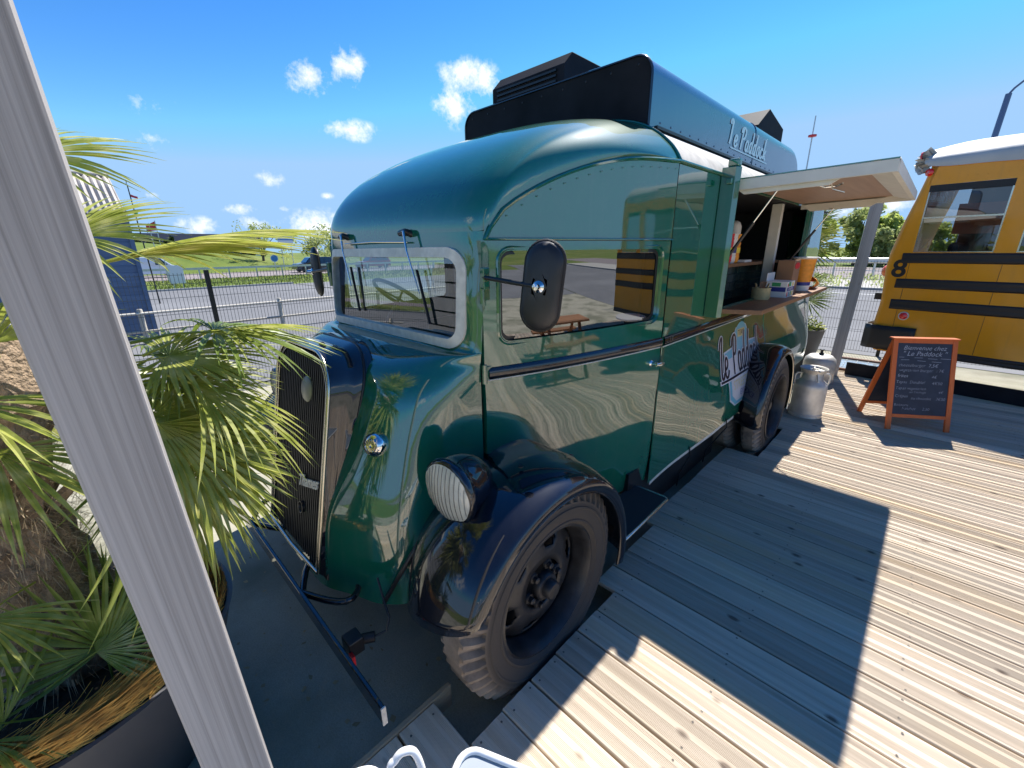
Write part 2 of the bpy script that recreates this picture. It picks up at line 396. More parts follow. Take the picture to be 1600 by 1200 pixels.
def spline(pts, k=6):
    out = []
    n = len(pts)
    for i in range(n - 1):
        p0 = pts[i - 1] if i > 0 else vl(pts[1], pts[0], 2.0); p3 = pts[i + 2] if i + 2 < n else vl(pts[n - 2], pts[n - 1], 2.0)
        for j in range(k): out.append(cr(p0, pts[i], pts[i + 1], p3, j / k))
    out.append(tuple(pts[-1]))
    return out
def interp(tab, x):
    if x <= tab[0][0]: return tab[0][1]
    for (a, b), (c, d) in zip(tab, tab[1:]):
        if x <= c: return lerp(b, d, (x - a) / (c - a))
    return tab[-1][1]
def sinterp(tab, x):
    """smooth table lookup"""
    n = len(tab)
    if x <= tab[0][0]: return tab[0][1]
    if x >= tab[-1][0]: return tab[-1][1]
    for i in range(n - 1):
        if x <= tab[i + 1][0]:
            x0, y0 = tab[i]; x1, y1 = tab[i + 1]; h = x1 - x0; t = (x - x0) / h
            m0 = (tab[i + 1][1] - tab[i - 1][1]) / (tab[i + 1][0] - tab[i - 1][0]) if i > 0 else (y1 - y0) / h
            m1 = (tab[i + 2][1] - tab[i][1]) / (tab[i + 2][0] - tab[i][0]) if i + 2 < n else (y1 - y0) / h
            return (2 * t ** 3 - 3 * t * t + 1) * y0 + (t ** 3 - 2 * t * t + t) * h * m0 + (-2 * t ** 3 + 3 * t * t) * y1 + (t ** 3 - t * t) * h * m1
def rrect(a0, a1, b0, b1, r, k=5):
    """rounded rectangle outline, counter-clockwise"""
    out = []
    for ca, cb, s0 in ((a1 - r, b0 + r, -90), (a1 - r, b1 - r, 0), (a0 + r, b1 - r, 90), (a0 + r, b0 + r, 180)):
        for i in range(k + 1):
            t = R(s0 + 90 * i / k); out.append((ca + r * math.cos(t), cb + r * math.sin(t)))
    return out
def cut_hole(me, poly, axes=(0, 2), keep=None):
    """cut a convex hole through a sheet mesh; poly counter-clockwise in the two axes"""
    bm = bmesh.new(); bm.from_mesh(me)
    inside = [f for f in bm.faces if keep is None or keep(f.calc_center_median())]
    n = len(poly)
    for i in range(n):
        p = poly[i]; q_ = poly[(i + 1) % n]
        e = (q_[0] - p[0], q_[1] - p[1]); no = [0, 0, 0]; co = [0, 0, 0]
        no[axes[0]] = e[1]; no[axes[1]] = -e[0]; co[axes[0]] = p[0]; co[axes[1]] = p[1]
        no = Vector(no)
        if no.length < 1e-7: continue
        no.normalize(); co = Vector(co)
        es = set(); vs = set()
        for f in inside: es.update(f.edges); vs.update(f.verts)
        r = bmesh.ops.bisect_plane(bm, geom=list(inside) + list(es) + list(vs), dist=1e-6, plane_co=co, plane_no=no)
        inside = [g for g in r['geom'] if isinstance(g, bmesh.types.BMFace) and (g.calc_center_median() - co).dot(no) < 0]
        if not inside: break
    bmesh.ops.delete(bm, geom=inside, context='FACES')
    bm.to_mesh(me); bm.free(); me.update()
def text_mesh(body, size=1.0, shear=0.0, bold=0.0, ext=0.0, align='CENTER', space=1.0):
    cu = bpy.data.curves.new('txt', 'FONT'); cu.body = body; cu.size = size; cu.shear = shear; cu.offset = bold; cu.extrude = ext
    cu.align_x = align; cu.align_y = 'CENTER'; cu.space_character = space; cu.resolution_u = 4
    o = bpy.data.objects.new('txt', cu); COL.objects.link(o)
    dg = bpy.context.evaluated_depsgraph_get(); me = bpy.data.meshes.new_from_object(o.evaluated_get(dg))
    bpy.data.objects.remove(o); bpy.data.curves.remove(cu)
    return me
def place_flat(me, org, au, av, an, sx=1.0, sy=1.0, surf=None):
    """lay a flat XY mesh on a plane: org + x*au + y*av + z*an"""
    org = Vector(org); au = Vector(au); av = Vector(av); an = Vector(an)
    for v in me.vertices:
        p = org + au * (v.co.x * sx) + av * (v.co.y * sy) + an * v.co.z
        v.co = surf(p) if surf else p
    me.update(); return me
def ribbon(strokes, w, org, au, av, an, d=0.0, th=0.0, surf=None):
    """flat brush strokes: list of 2D polylines drawn with width w on a plane"""
    b = MB(); org = Vector(org); au = Vector(au); av = Vector(av); an = Vector(an)
    for si, st in enumerate(strokes):
        n = len(st); Lp = []; Rp = []
        for i in range(n):
            a = st[max(i - 1, 0)]; c = st[min(i + 1, n - 1)]
            t = (c[0] - a[0], c[1] - a[1]); l = math.hypot(*t) or 1; nx, ny = -t[1] / l, t[0] / l
            for s_, arr in ((1, Lp), (-1, Rp)):
                p = org + au * (st[i][0] + s_ * nx * w / 2) + av * (st[i][1] + s_ * ny * w / 2) + an * (d + si * 2e-4 + i * 1.5e-5)
                arr.append(surf(p) if surf else p)
        b.grid([Lp, Rp], flip=False)
    return b
def copy_tree(o, parent=None):
    c = o.copy(); COL.objects.link(c); c.parent = parent
    for ch in o.children: copy_tree(ch, c)
    return c

# ------------------------------------------------------------------ ground
def ground_mat(name, c1, c2, scale=3.0, fine=120, rough=0.9, bump=.25, speck=0.0, c3=None, s3=.35):
    mt, n, b = newmat(name); nn = n.nodes; ll = n.links
    tcn = nn.new('ShaderNodeTexCoord')
    t = nn.new('ShaderNodeTexNoise'); t.inputs['Scale'].default_value = scale; t.inputs['Detail'].default_value = 9; t.inputs['Roughness'].default_value = .65
    ll.new(tcn.outputs['Object'], t.inputs['Vector'])
    f = nn.new('ShaderNodeTexNoise'); f.inputs['Scale'].default_value = fine; f.inputs['Detail'].default_value = 3
    ll.new(tcn.outputs['Object'], f.inputs['Vector'])
    ml = nn.new('ShaderNodeMath'); ml.operation = 'MULTIPLY_ADD'; ml.inputs[1].default_value = .5
    m2 = nn.new('ShaderNodeMath'); m2.operation = 'MULTIPLY'; m2.inputs[1].default_value = .5
    ll.new(f.outputs['Fac'], m2.inputs[0]); ll.new(t.outputs['Fac'], ml.inputs[0]); ll.new(m2.outputs[0], ml.inputs[2])
    mr = nn.new('ShaderNodeMapRange'); mr.inputs[1].default_value = .36; mr.inputs[2].default_value = .64
    ll.new(ml.outputs[0], mr.inputs[0])
    mx = nn.new('ShaderNodeMix'); mx.data_type = 'RGBA'; mx.inputs['A'].default_value = (*c1, 1); mx.inputs['B'].default_value = (*c2, 1)
    ll.new(mr.outputs[0], mx.inputs['Factor']); cur = mx.outputs['Result']
    if c3:
        t3 = nn.new('ShaderNodeTexNoise'); t3.inputs['Scale'].default_value = s3; t3.inputs['Detail'].default_value = 5
        ll.new(tcn.outputs['Object'], t3.inputs['Vector'])
        r3 = nn.new('ShaderNodeMapRange'); r3.inputs[1].default_value = .48; r3.inputs[2].default_value = .66; r3.inputs[4].default_value = .8
        ll.new(t3.outputs['Fac'], r3.inputs[0])
        x3 = nn.new('ShaderNodeMix'); x3.data_type = 'RGBA'; x3.inputs['B'].default_value = (*c3, 1)
        ll.new(cur, x3.inputs['A']); ll.new(r3.outputs[0], x3.inputs['Factor']); cur = x3.outputs['Result']
    ll.new(cur, b.inputs['Base Color']); b.inputs['Roughness'].default_value = rough; b.inputs['Specular IOR Level'].default_value = .2
    bp = nn.new('ShaderNodeBump'); bp.inputs['Strength'].default_value = bump; bp.inputs['Distance'].default_value = .01
    ll.new(f.outputs['Fac'], bp.inputs['Height']); ll.new(bp.outputs[0], b.inputs['Normal'])
    return mt
ground_mat('meadow', (.075, .12, .018), (.16, .20, .035), scale=.5, fine=40, c3=(.22, .23, .07), s3=.06)
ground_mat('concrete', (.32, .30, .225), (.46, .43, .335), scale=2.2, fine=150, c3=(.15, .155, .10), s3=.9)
ground_mat('asphalt', (.15, .15, .155), (.20, .20, .205), scale=1.2, fine=60, c3=(.23, .23, .235), s3=.12)
ground_mat('road_asphalt', (.22, .19, .185), (.29, .25, .24), scale=.8, fine=40)
ground_mat('gravel', (.34, .32, .28), (.52, .50, .45), scale=5, fine=60, bump=.6)
ground_mat('kerb_stone', (.36, .35, .33), (.48, .47, .44), scale=3, fine=90)
G = -0.185
def sheet(name, x0, x1, y0, y1, z, mat):
    return struct(MB().add([(x0, y0, z), (x1, y0, z), (x1, y1, z), (x0, y1, z)], [(0, 1, 2, 3)]).build(name, mat))
sheet('ground', -900, 900, -900, 900, G - .03, 'meadow')
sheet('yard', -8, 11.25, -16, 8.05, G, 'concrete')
sheet('car_park', -60, 11.2, 8.15, 33, G - .006, 'asphalt')
sheet('access_road', 11.35, 29.0, -60, 33, G - .010, 'asphalt')
sheet('car_park_south', -60, 11.2, -45, -16.1, G - .006, 'asphalt')
sheet('road', -120, 140, 46, 58, G - .006, 'road_asphalt')
sheet('side_road', 40.2, 60, -90, 45.5, G - .008, 'road_asphalt')
kb = MB(); kb.box(29.0, 29.25, -60, 33, G - .05, G + .11); struct(kb.build('kerb', 'kerb_stone'))
kb = MB(); kb.box(-60, 11.2, 33.0, 33.2, G - .05, G + .10); struct(kb.build('kerb', 'kerb_stone'))
sheet('gravel_verge', 29.25, 40.0, -60, 33, G - .012, 'gravel')
plain('road_line', (.75, .75, .72), rough=.7)
for i in range(8):
    sheet('lane_marking', 26.2, 26.34, -20 + i * 5.2, -17 + i * 5.2, G - .004, 'road_line')
lt_ = MB(); rl = random.Random(12)
for i in range(420):
    x, y = rl.uniform(-1.5, 1.0), rl.uniform(1.35, 4.6); a = rl.uniform(0, 6.28); l_ = rl.uniform(.004, .022); w2 = l_ * rl.uniform(.25, .8)
    c = Vector((x, y, G + .002)); u = Vector((math.cos(a), math.sin(a), rl.uniform(0, .3))) * l_; v = Vector((-math.sin(a), math.cos(a), rl.uniform(0, .3))) * w2
    lt_.add([c - u, c + v, c + u, c - v], [(0, 1, 2, 3)])
plain('litter', (.34, .26, .14), rough=.9, var=.4, vscale=3)
o_ = stuff(lt_.build('leaf_litter', 'litter', None)); o_['label'] = 'scattered dry bits and grit on the ground before the truck'; o_['category'] = 'litter'
# grassy bank across the road
b_ = MB(); rows = []
for iy in range(14):
    y = 59 + iy * 4.0; row = []
    for ix in range(60):
        x = -80 + ix * 4.0
        hgt = 3.2 * math.exp(-((x - 4) / 16.0) ** 2) * (1 - math.exp(-((y - 59) / 9.0) ** 2)) + 1.0 * (1 - math.exp(-((y - 59) / 16.0) ** 2)) * (.6 + .4 * math.sin(x * .07))
        row.append((x, y, G - .035 + hgt))
    rows.append(row)
struct(b_.grid(rows).build('grass_bank', 'meadow', smooth=60))

# ------------------------------------------------------------------ deck: grooved boards, one object each
wood('deck_wood', (.69, .585, .455), (.42, .335, .245), (.10, .06, .04), axis=1, grain=30, along=.9, knots=.8, randcol=.22, warm=(.60, .43, .24), rough=.72, knotscale=(7.5, 4.2), knotfew=.5)
wood('fascia_wood', (.50, .38, .25), (.34, .24, .15), (.11, .07, .04), axis=0, grain=60, along=1.5, knots=.6, randcol=.1)
wood('joist_wood', (.22, .17, .11), (.14, .10, .065), (.05, .03, .02), axis=0)
PITCH = 0.1935; BW = 0.1835
deck = bpy.data.objects.new('deck', None); COL.objects.link(deck); struct(deck)
def board_mesh(y0, y1, kind=0):
    """board section: smooth bands at the rims and the middle, fine ribs between"""
    prof = [(-BW / 2, -.028), (-BW / 2, -.004), (-BW / 2 + .004, 0)]
    def ribs(a, b, k):
        w = (b - a) / k
        for i in range(k):
            x = a + i * w
            prof.extend([(x + w * .12, 0), (x + w * .30, -.0014), (x + w * .70, -.0014), (x + w * .88, 0)])
    for a_, b2, k_ in (((-.076, -.026, 8), (.002, .044, 7), (.062, .080, 3)), ((-.080, -.052, 5), (-.036, .022, 10), (.046, .080, 6)), ((-.080, -.014, 11), (.014, .080, 11)))[kind]: ribs(a_, b2, k_)
    prof.extend([(BW / 2 - .004, 0), (BW / 2, -.004), (BW / 2, -.028)])
    b = MB(); n = len(prof)
    b.v = [(x, y0, z) for x, z in prof] + [(x, y1, z) for x, z in prof]
    b.f = [(i, i + 1, n + i + 1, n + i) for i in range(n - 1)] + [tuple(range(n)), tuple(range(2 * n - 1, n - 1, -1))]
    me = bpy.data.meshes.new('board'); me.from_pydata(b.v, [], b.f); me.materials.append(MATS['deck_wood'])
    bm = bmesh.new(); bm.from_mesh(me); bmesh.ops.recalc_face_normals(bm, faces=bm.faces); bm.to_mesh(me); bm.free()
    return me
YE = -6.5
def trio(y1): return [board_mesh(YE, y1, k) for k in range(3)]
B_OUT = trio(1.255); B_WHEEL = trio(1.0); B_SIDE = trio(1.13); B_MID = trio(1.19); B_END = trio(1.02); B_REAR = trio(.885)
for i in range(62):
    x = -3.226 + i * PITCH
    if x > 8.62: break
    if x < 0.76: me = B_OUT
    elif x < 1.98: me = B_WHEEL
    elif x < 2.7: me = B_SIDE
    elif x < 4.42: me = B_MID
    elif x < 5.45: me = B_REAR
    else: me = B_END
    o = bpy.data.objects.new('board', me[random.randrange(3)]); COL.objects.link(o); o.parent = deck
    o.location = (x + random.uniform(-.0015, .0015), random.uniform(-.004, .004), random.uniform(-.002, .002))
    if random.random() < .5: o.scale.x = -1
sw_ = MB(); rs_ = random.Random(2)
for i in range(62):
    x = -3.226 + i * PITCH
    if x < .2 or x > 8.6: continue
    for y in (.97 if x > .76 else 1.2, .35, -.3, -1.0, -1.7):
        for dx in (-.062, .062):
            px_, py_ = x + dx + rs_.uniform(-.006, .006), y + rs_.uniform(-.012, .012)
            if py_ > .86 and 4.4 < x < 5.45: continue
            sw_.lathe([(.0055, .0012), (.0045, .0016), (0, .0004)], (px_, py_, .0005), (0, 0, 1), 6)
plain('screw_head', (.16, .14, .12), rough=.5, metal=.7)
stuff(sw_.build('screws', 'screw_head', deck))
jb = MB()
for y in (.98, .35, -.3, -1.0, -1.7, -2.4, -3.5, -5.0): jb.box(.70 if y > .9 else -3.2, 8.7, y - .03, y + .03, G + .005, -.030)
jb.build('joist', 'joist_wood', deck)
MB().box(-3.2, .842, 1.259, 1.283, -.125, .006).build('fascia_board', 'fascia_wood', deck, bevel=.003)
MB().box(8.735, 8.76, YE, 1.0, G, -.005).build('fascia_board', 'fascia_wood', deck)

# ------------------------------------------------------------------ the food truck
YC = 2.4
truck = thing('food_truck', 'dark green vintage food truck with domed cab and open serving hatch on the deck', 'food truck', (4.6, YC, G))
HS = [(1.37, .83), (1.66, .925), (1.96, 1.005), (2.35, 1.085), (2.75, 1.15)]
def hs(x): return sinterp(HS, x) if x < 2.75 else 1.15
RAIL = [(1.40, 2.075), (1.47, 2.16), (1.60, 2.25), (1.80, 2.345), (2.05, 2.425), (2.35, 2.48), (2.75, 2.505)]
def zrail(x): return sinterp(RAIL, x)
def side(s_, h): return YC + s_ * h

# -- nose and windscreen surround, lofted from plan sections
SEC = [
    (.27, [(.58, 0), (.58, .2), (.595, .385), (.67, .55), (.755, .73), (.93, .84), (1.37, .82)]),
    (.45, [(.61, 0), (.61, .2), (.62, .395), (.69, .58), (.80, .77), (1.03, .85), (1.37, .83)]),
    (.70, [(.66, 0), (.66, .2), (.675, .40), (.735, .60), (.865, .77), (1.08, .83), (1.37, .83)]),
    (1.02, [(.80, 0), (.80, .2), (.815, .40), (.845, .58), (.95, .73), (1.12, .80), (1.37, .83)]),
    (1.28, [(.905, 0), (.905, .2), (.92, .40), (.945, .57), (1.03, .71), (1.17, .79), (1.37, .83)]),
    (1.385, [(.95, 0), (.955, .2), (.965, .38), (1.0, .55), (1.085, .69), (1.205, .78), (1.37, .83)]),
    (1.445, [(1.01, 0), (1.015, .2), (1.03, .36), (1.065, .52), (1.14, .665), (1.24, .765), (1.372, .83)]),
    (1.492, [(1.19, 0), (1.19, .2), (1.195, .38), (1.205, .55), (1.23, .70), (1.285, .785), (1.376, .832)]),
    (1.525, [(1.315, 0), (1.315, .2), (1.315, .38), (1.318, .56), (1.325, .71), (1.345, .79), (1.38, .834)]),
    (1.80, [(1.335, 0), (1.335, .2), (1.335, .4), (1.338, .58), (1.346, .72), (1.368, .80), (1.40, .838)]),
    (2.00, [(1.352, 0), (1.352, .2), (1.352, .4), (1.355, .58), (1.363, .715), (1.383, .795), (1.412, .842)]),
    (2.085, [(1.36, 0), (1.36, .2), (1.36, .4), (1.363, .58), (1.372, .715), (1.395, .80), (1.425, .846)]),
]
rows = []
for z, pts in SEC: rows.append([(x, h, z) for x, h in spline(pts, 6)])
cols = list(zip(*rows)); cols = [spline(list(c), 5) for c in cols]; rows = list(zip(*cols))
full = [[(x, YC + h, z) for x, h, z in r[:0:-1]] + [(x, YC - h, z) for x, h, z in r] for r in rows]
b_ = MB().grid(full, flip=True)
me = bpy.data.meshes.new('cab_front'); me.from_pydata(b_.v, [], b_.f); me.update()
# windscreen opening (lower edge arched)
WS = []
for i in range(13):
    t = -1 + 2 * i / 12; WS.append((YC + .60 * t, 1.535 + .035 * (1 - t * t)))
def arc(cx, cz, r, a0, a1, k=6): return [(cx + r * math.cos(R(lerp(a0, a1, i / k))), cz + r * math.sin(R(lerp(a0, a1, i / k)))) for i in range(k + 1)]
# convex hull-safe: straight lower edge for the cut, the arched frame covers the sliver
wpoly = arc(YC + .64, 1.615, .075, -90, 0) + arc(YC + .64, 1.90, .075, 0, 90) + arc(YC - .64, 1.90, .075, 90, 180) + arc(YC - .64, 1.615, .075, 180, 270)
cut_hole(me, wpoly, axes=(1, 2), keep=lambda c: c.x < 1.40 and c.z > 1.5)
cab_front = link('cab_front', me, 'green_paint', truck, smooth=50)
def ws_x(z): return interp([(1.525, 1.315), (1.80, 1.335), (2.0, 1.352), (2.085, 1.36)], z)
# frame: flat band round the opening
outer = arc(YC + .635, 1.625, .125, -90, 0) + arc(YC + .635, 1.89, .125, 0, 90) + arc(YC - .635, 1.89, .125, 90, 180) + arc(YC - .635, 1.625, .125, 180, 270)
inner = arc(YC + .635, 1.625, .075, -90, 0) + arc(YC + .635, 1.89, .075, 0, 90) + arc(YC - .635, 1.89, .075, 90, 180) + arc(YC - .635, 1.625, .075, 180, 270)
def archz(y, z):
    if z < 1.64: z += .045 * max(0, 1 - ((y - YC) / .72) ** 2)
    return z
ro = [[], [], [], []]
for (yo, zo), (yi, zi) in zip(outer + outer[:1], inner + inner[:1]):
    zo2 = archz(yo, zo); zi2 = archz(yi, zi)
    bend = .012 + .0 * yo; side_o = max(0, (abs(yo - YC) - .66)) * .28
    side_i = max(0, (abs(yi - YC) - .66)) * .28
    ro[0].append((ws_x(zo2) + side_o + .004, yo, zo2)); ro[1].append((ws_x(zo2) + side_o - .016, yo, zo2))
    ro[2].append((ws_x(zi2) + side_i - .020, yi, zi2)); ro[3].append((ws_x(zi2) + side_i + .03, yi, zi2))
wsf = MB().grid(ro).build('windscreen_frame', 'cream_frame', truck, smooth=30, fix=True)
gl = MB(); gl.add([(1.3195 + .079 * (z - 1.525), y, z) for y, z in inner], [tuple(range(len(inner)))])
gl.build('windscreen_glass', 'pane_glass', truck)

# -- domed cab roof
base = [(1.36, 0, 2.085), (1.36, .2, 2.085), (1.36, .4, 2.085), (1.363, .58, 2.085), (1.372, .715, 2.085), (1.395, .80, 2.085), (1.432, .850, 2.10)]
for x in (1.50, 1.60, 1.74, 1.90, 2.12, 2.40, 2.75): base.append((x, hs(x) + .004, zrail(x)))
TOP = [(2.75, 0, 2.835), (2.75, .22, 2.832), (2.75, .42, 2.826), (2.75, .58, 2.812), (2.75, .70, 2.795), (2.75, .80, 2.772), (2.75, .875, 2.745),
       (2.75, .93, 2.718), (2.75, .98, 2.688), (2.75, 1.025, 2.655), (2.75, 1.065, 2.62), (2.75, 1.10, 2.585), (2.75, 1.13, 2.545), (2.75, 1.154, 2.505)]
base = spline(base, 3); TOPs = spline(TOP, 3)
rows = []
for j in range(21):
    t = j / 20; row = []
    for P0, P3 in zip(base, TOPs):
        dz = P3[2] - P0[2]; dx = P3[0] - P0[0]
        P1 = (P0[0] - .01, P0[1] + .012, P0[2] + .45 * dz); P2 = (P3[0] - .60 * dx, lerp(P3[1], P0[1], .2), P3[2] - .05 * dx)
        row.append(tuple((1 - t) ** 3 * P0[k] + 3 * (1 - t) ** 2 * t * P1[k] + 3 * (1 - t) * t * t * P2[k] + t ** 3 * P3[k] for k in range(3)))
    rows.append(row)
full = [[(x, YC + h, z) for x, h, z in r[:0:-1]] + [(x, YC - h, z) for x, h, z in r] for r in rows]
MB().grid(full, flip=True).build('cab_roof', 'green_paint', truck, smooth=60)
# drip rail following the arc over each door
for s_ in (-1, 1):
    path = [(1.412, side(s_, .848), 2.05), (1.435, side(s_, .86), 2.10)] + [(x, side(s_, hs(x) + .008), zrail(x) - .004) for x in [1.50 + i * .0625 for i in range(21)]] + [(2.76 + i * .5, side(s_, 1.158), 2.502) for i in range(11)]
    MB().tube(path, .011, 6).build('drip_rail', 'green_paint', truck, smooth=60)
    rv = MB()
    for i in range(16):
        x = 1.52 + i * .08
        rv.lathe([(.004, 0), (.003, .002), (0, .003)], (x, side(s_, hs(x) + .006), zrail(x) - .045), (0, s_, 0), 6)
    stuff(rv.build('rivets', 'green_paint', truck, smooth=60))
# panel over the door
for s_ in (-1, 1):
    rows = []
    xs = [1.405 + i * (2.748 - 1.405) / 24 for i in range(25)]
    for k in range(5): rows.append([(x, side(s_, hs(x)), lerp(2.052, zrail(x), k / 4)) for x in xs])
    MB().grid(rows, flip=s_ > 0).build('cab_side_panel', 'green_paint', truck, smooth=60)
    # moulded edge over the door window
    MB().tube([(1.40, side(s_, .845), 2.048)] + [(x, side(s_, hs(x) + .006), 2.05) for x in xs], .006, 6).build('door_gutter', 'green_paint', truck, smooth=60)

# -- doors
def door(s_):
    xs = [1.392 + i * (2.742 - 1.392) / 28 for i in range(29)]; zs = [.30 + i * (2.042 - .30) / 36 for i in range(37)]
    def hh(x, z):
        h = hs(x)
        if z < .8: h -= .05 * ((.8 - z) / .5) ** 2 * .5
        if 1.0 < z < 1.35: h += .006 * math.sin((z - 1.0) / .35 * math.pi)
        return h
    rows = [[(x, side(s_, hh(x, z)), z) for x in xs] for z in zs]
    b = MB().grid(rows, flip=s_ > 0)
    # returned edges
    e = .03
    for x in (xs[0], xs[-1]):
        b.grid([[(x, side(s_, hh(x, z)), z) for z in zs], [(x, side(s_, hh(x, z) - e), z) for z in zs]])
    me = bpy.data.meshes.new('door'); me.from_pydata(b.v, [], b.f); me.update()
    wp = rrect(1.485, 2.655, 1.545, 1.995, .055)
    cut_hole(me, wp)
    fa = [(1.33 + .60 * math.cos(R(a)), .33 + .60 * math.sin(R(a))) for a in range(-20, 201, 10)]
    cut_hole(me, fa)
    d = link('door', me, 'green_paint', truck, smooth=40)
    # recessed reveal stepping in round the window
    ow = rrect(1.463, 2.677, 1.522, 2.018, .075); steps = [(0, .0015), (.25, .010), (.5, -.004), (.75, .004), (1.0, -.03)]
    rws = []
    for t, dd in steps:
        pts = [vl(p, q_, t) for p, q_ in zip(ow, wp)]; pts.append(pts[0])
        rws.append([(x, side(s_, hh(x, z) + dd), z) for x, z in pts])
    MB().grid(rws, flip=s_ > 0).build('window_reveal', 'green_paint', d, smooth=70)
    gp = [vl(p, (2.08, 1.765), .004) for p in wp]
    xs2 = [1.485 + i * (2.655 - 1.485) / 12 for i in range(13)]
    gme = bpy.data.meshes.new('window_glass'); gb = MB().grid([[(x, side(s_, hs(x) - .022), z) for x in xs2] for z in (1.545, 1.995)], flip=s_ > 0)
    gme.from_pydata(gb.v, [], gb.f)
    link('window_glass', gme, 'dark_glass' if s_ < 0 else 'pane_glass', d, smooth=60)
    # dark rubber channel inside the glass line
    ch = rrect(1.485, 2.655, 1.545, 1.995, .055); ci = rrect(1.507, 2.633, 1.565, 1.977, .045)
    MB().grid([[(x, side(s_, hs(x) - .019), z) for x, z in ch + ch[:1]], [(x, side(s_, hs(x) - .019), z) for x, z in ci + ci[:1]]], flip=s_ > 0).build('window_seal', 'satin_black', d)
    # black belt moulding
    bx = [1.405 + i * (2.735 - 1.405) / 20 for i in range(21)]
    pr = [(0, 1.352), (.012, 1.356), (.020, 1.375), (.018, 1.402), (.008, 1.415), (0, 1.417)]
    MB().grid([[(x, side(s_, hh(x, z) + o_), z) for x in bx] for o_, z in pr], flip=s_ > 0).build('belt_moulding', 'black_paint', d, smooth=60)
    MB().tube([(x, side(s_, hh(x, 1.35) + .004), 1.349) for x in bx], .004, 5).build('pinstripe', 'cream_frame', d)
    # handle
    hx = 2.655; hy = side(s_, hs(hx)); h_ = MB()
    h_.lathe([(.0, .045), (.016, .043), (.017, .01), (.026, .004), (.027, 0)], (hx, hy, 1.245), (0, s_, 0), 14)
    h_.tube([(hx - .015, hy + s_ * .042, 1.247), (hx + .03, hy + s_ * .047, 1.243), (hx + .085, hy + s_ * .046, 1.236), (hx + .115, hy + s_ * .040, 1.232)], [.012, .017, .014, .006], 10)
    h_.build('door_handle', 'chrome', d, smooth=50)
    for z in (.80, 1.39, 1.80):
        hb = MB(); y = side(s_, .838)
        hb.lathe([(.0, -.05), (.014, -.05), (.014, .05), (0, .05)], (1.378, y + s_ * .014, z), (0, 0, 1), 10)
        hb.box(1.378, 1.425, min(y, y + s_ * .016), max(y, y + s_ * .016), z - .035, z + .035)
        hb.build('hinge', 'green_paint', d, smooth=40)
    return d
door_near = door(-1); door_far = door(1)
# door seam shadows: dark jamb behind the gaps
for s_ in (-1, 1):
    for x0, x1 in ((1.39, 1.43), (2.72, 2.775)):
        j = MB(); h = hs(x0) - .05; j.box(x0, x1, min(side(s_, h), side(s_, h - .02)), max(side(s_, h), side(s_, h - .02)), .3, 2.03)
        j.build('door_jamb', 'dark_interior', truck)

# -- rear body
def sstep(t): t = max(0.0, min(1.0, t)); return t * t * (3 - 2 * t)
def flare(x, z):
    """coach-built skirt: the lower body swells outwards behind the door"""
    return .150 * sstep((x - 2.78) / 1.3) * sstep((1.34 - z) / .75) * (1 - sstep((x - 7.2) / 1.0))
def zbot(x): return lerp(.27, .46, max(0.0, min(1.0, (x - 2.8) / 1.1)))
def hb(x, z):
    h = 1.15
    lim = interp([(.3, 7.75), (.9, 8.15), (1.4, 8.42), (2.0, 8.35), (2.55, 8.1)], z)
    if x > lim - .9: h *= math.sqrt(max(0.0, 1 - ((x - (lim - .9)) / .9) ** 2.6))
    return h + flare(x, z)
def xend(z): return interp([(.3, 7.75), (.9, 8.15), (1.4, 8.42), (2.0, 8.35), (2.55, 8.1)], z)
zs = [0, .08, .17, .28, .40, .54, .68, .80, .90, 1.0] + [1.35, 1.5, 1.65, 1.8, 1.95, 2.1, 2.25, 2.4, 2.505]
def rear_side(s_):
    rows = []
    for zk in zs:
        z = zk if zk > 1.2 else lerp(.46, 1.25, zk); xe = xend(z); us = [i / 26 for i in range(27)] + [1 + i / 14 for i in range(1, 15)]
        r = []
        for u in us:
            if u <= 1: x = lerp(2.756, xe - .9, u)
            else: x = xe - .9 + .9 * math.sin((u - 1) * math.pi / 2)
            z2 = z if zk > 1.2 else lerp(zbot(x), 1.25, zk)
            r.append((x, side(s_, hb(min(x, xe - 1e-6), z2)), z2))
        rows.append(r)
    b = MB().grid(rows, flip=s_ > 0)
    me = bpy.data.meshes.new('body_side'); me.from_pydata(b.v, [], b.f); me.update()
    if s_ < 0: cut_hole(me, rrect(3.62, 6.35, 1.515, 2.44, .01, 1))
    else: cut_hole(me, rrect(4.2, 6.1, 1.62, 2.02, .05, 3))
    cut_hole(me, [(4.88 + .60 * math.cos(R(a)), .38 + .60 * math.sin(R(a))) for a in range(0, 360, 12)])
    return link('body_side', me, 'green_paint', truck, smooth=40)
bs = rear_side(-1); rear_side(1)
for x in (2.765, 5.22): 
    for s_ in (-1, 1): MB().tube([(x, side(s_, hb(x, z_)), z_) for z_ in (.46, .6, .75, .9, 1.05, 1.2, 1.35)], .005, 5).build('panel_seam', 'green_paint', truck)
# belt moulding along the body: dark wood-red face with a pale line below
for s_ in (-1, 1):
    bx = [2.772 + i * .17 for i in range(27)]
    pr = [(0, 1.350), (.012, 1.354), (.018, 1.375), (.016, 1.402), (.006, 1.415), (0, 1.417)]
    MB().grid([[(x, side(s_, hb(x, z) + o_), z) for x in bx] for o_, z in pr], flip=s_ > 0).build('belt_moulding', 'black_paint', truck, smooth=60)
    MB().tube([(x, side(s_, hb(x, 1.35) + .004), 1.346) for x in bx], .0045, 5).build('pinstripe', 'cream_frame', truck)
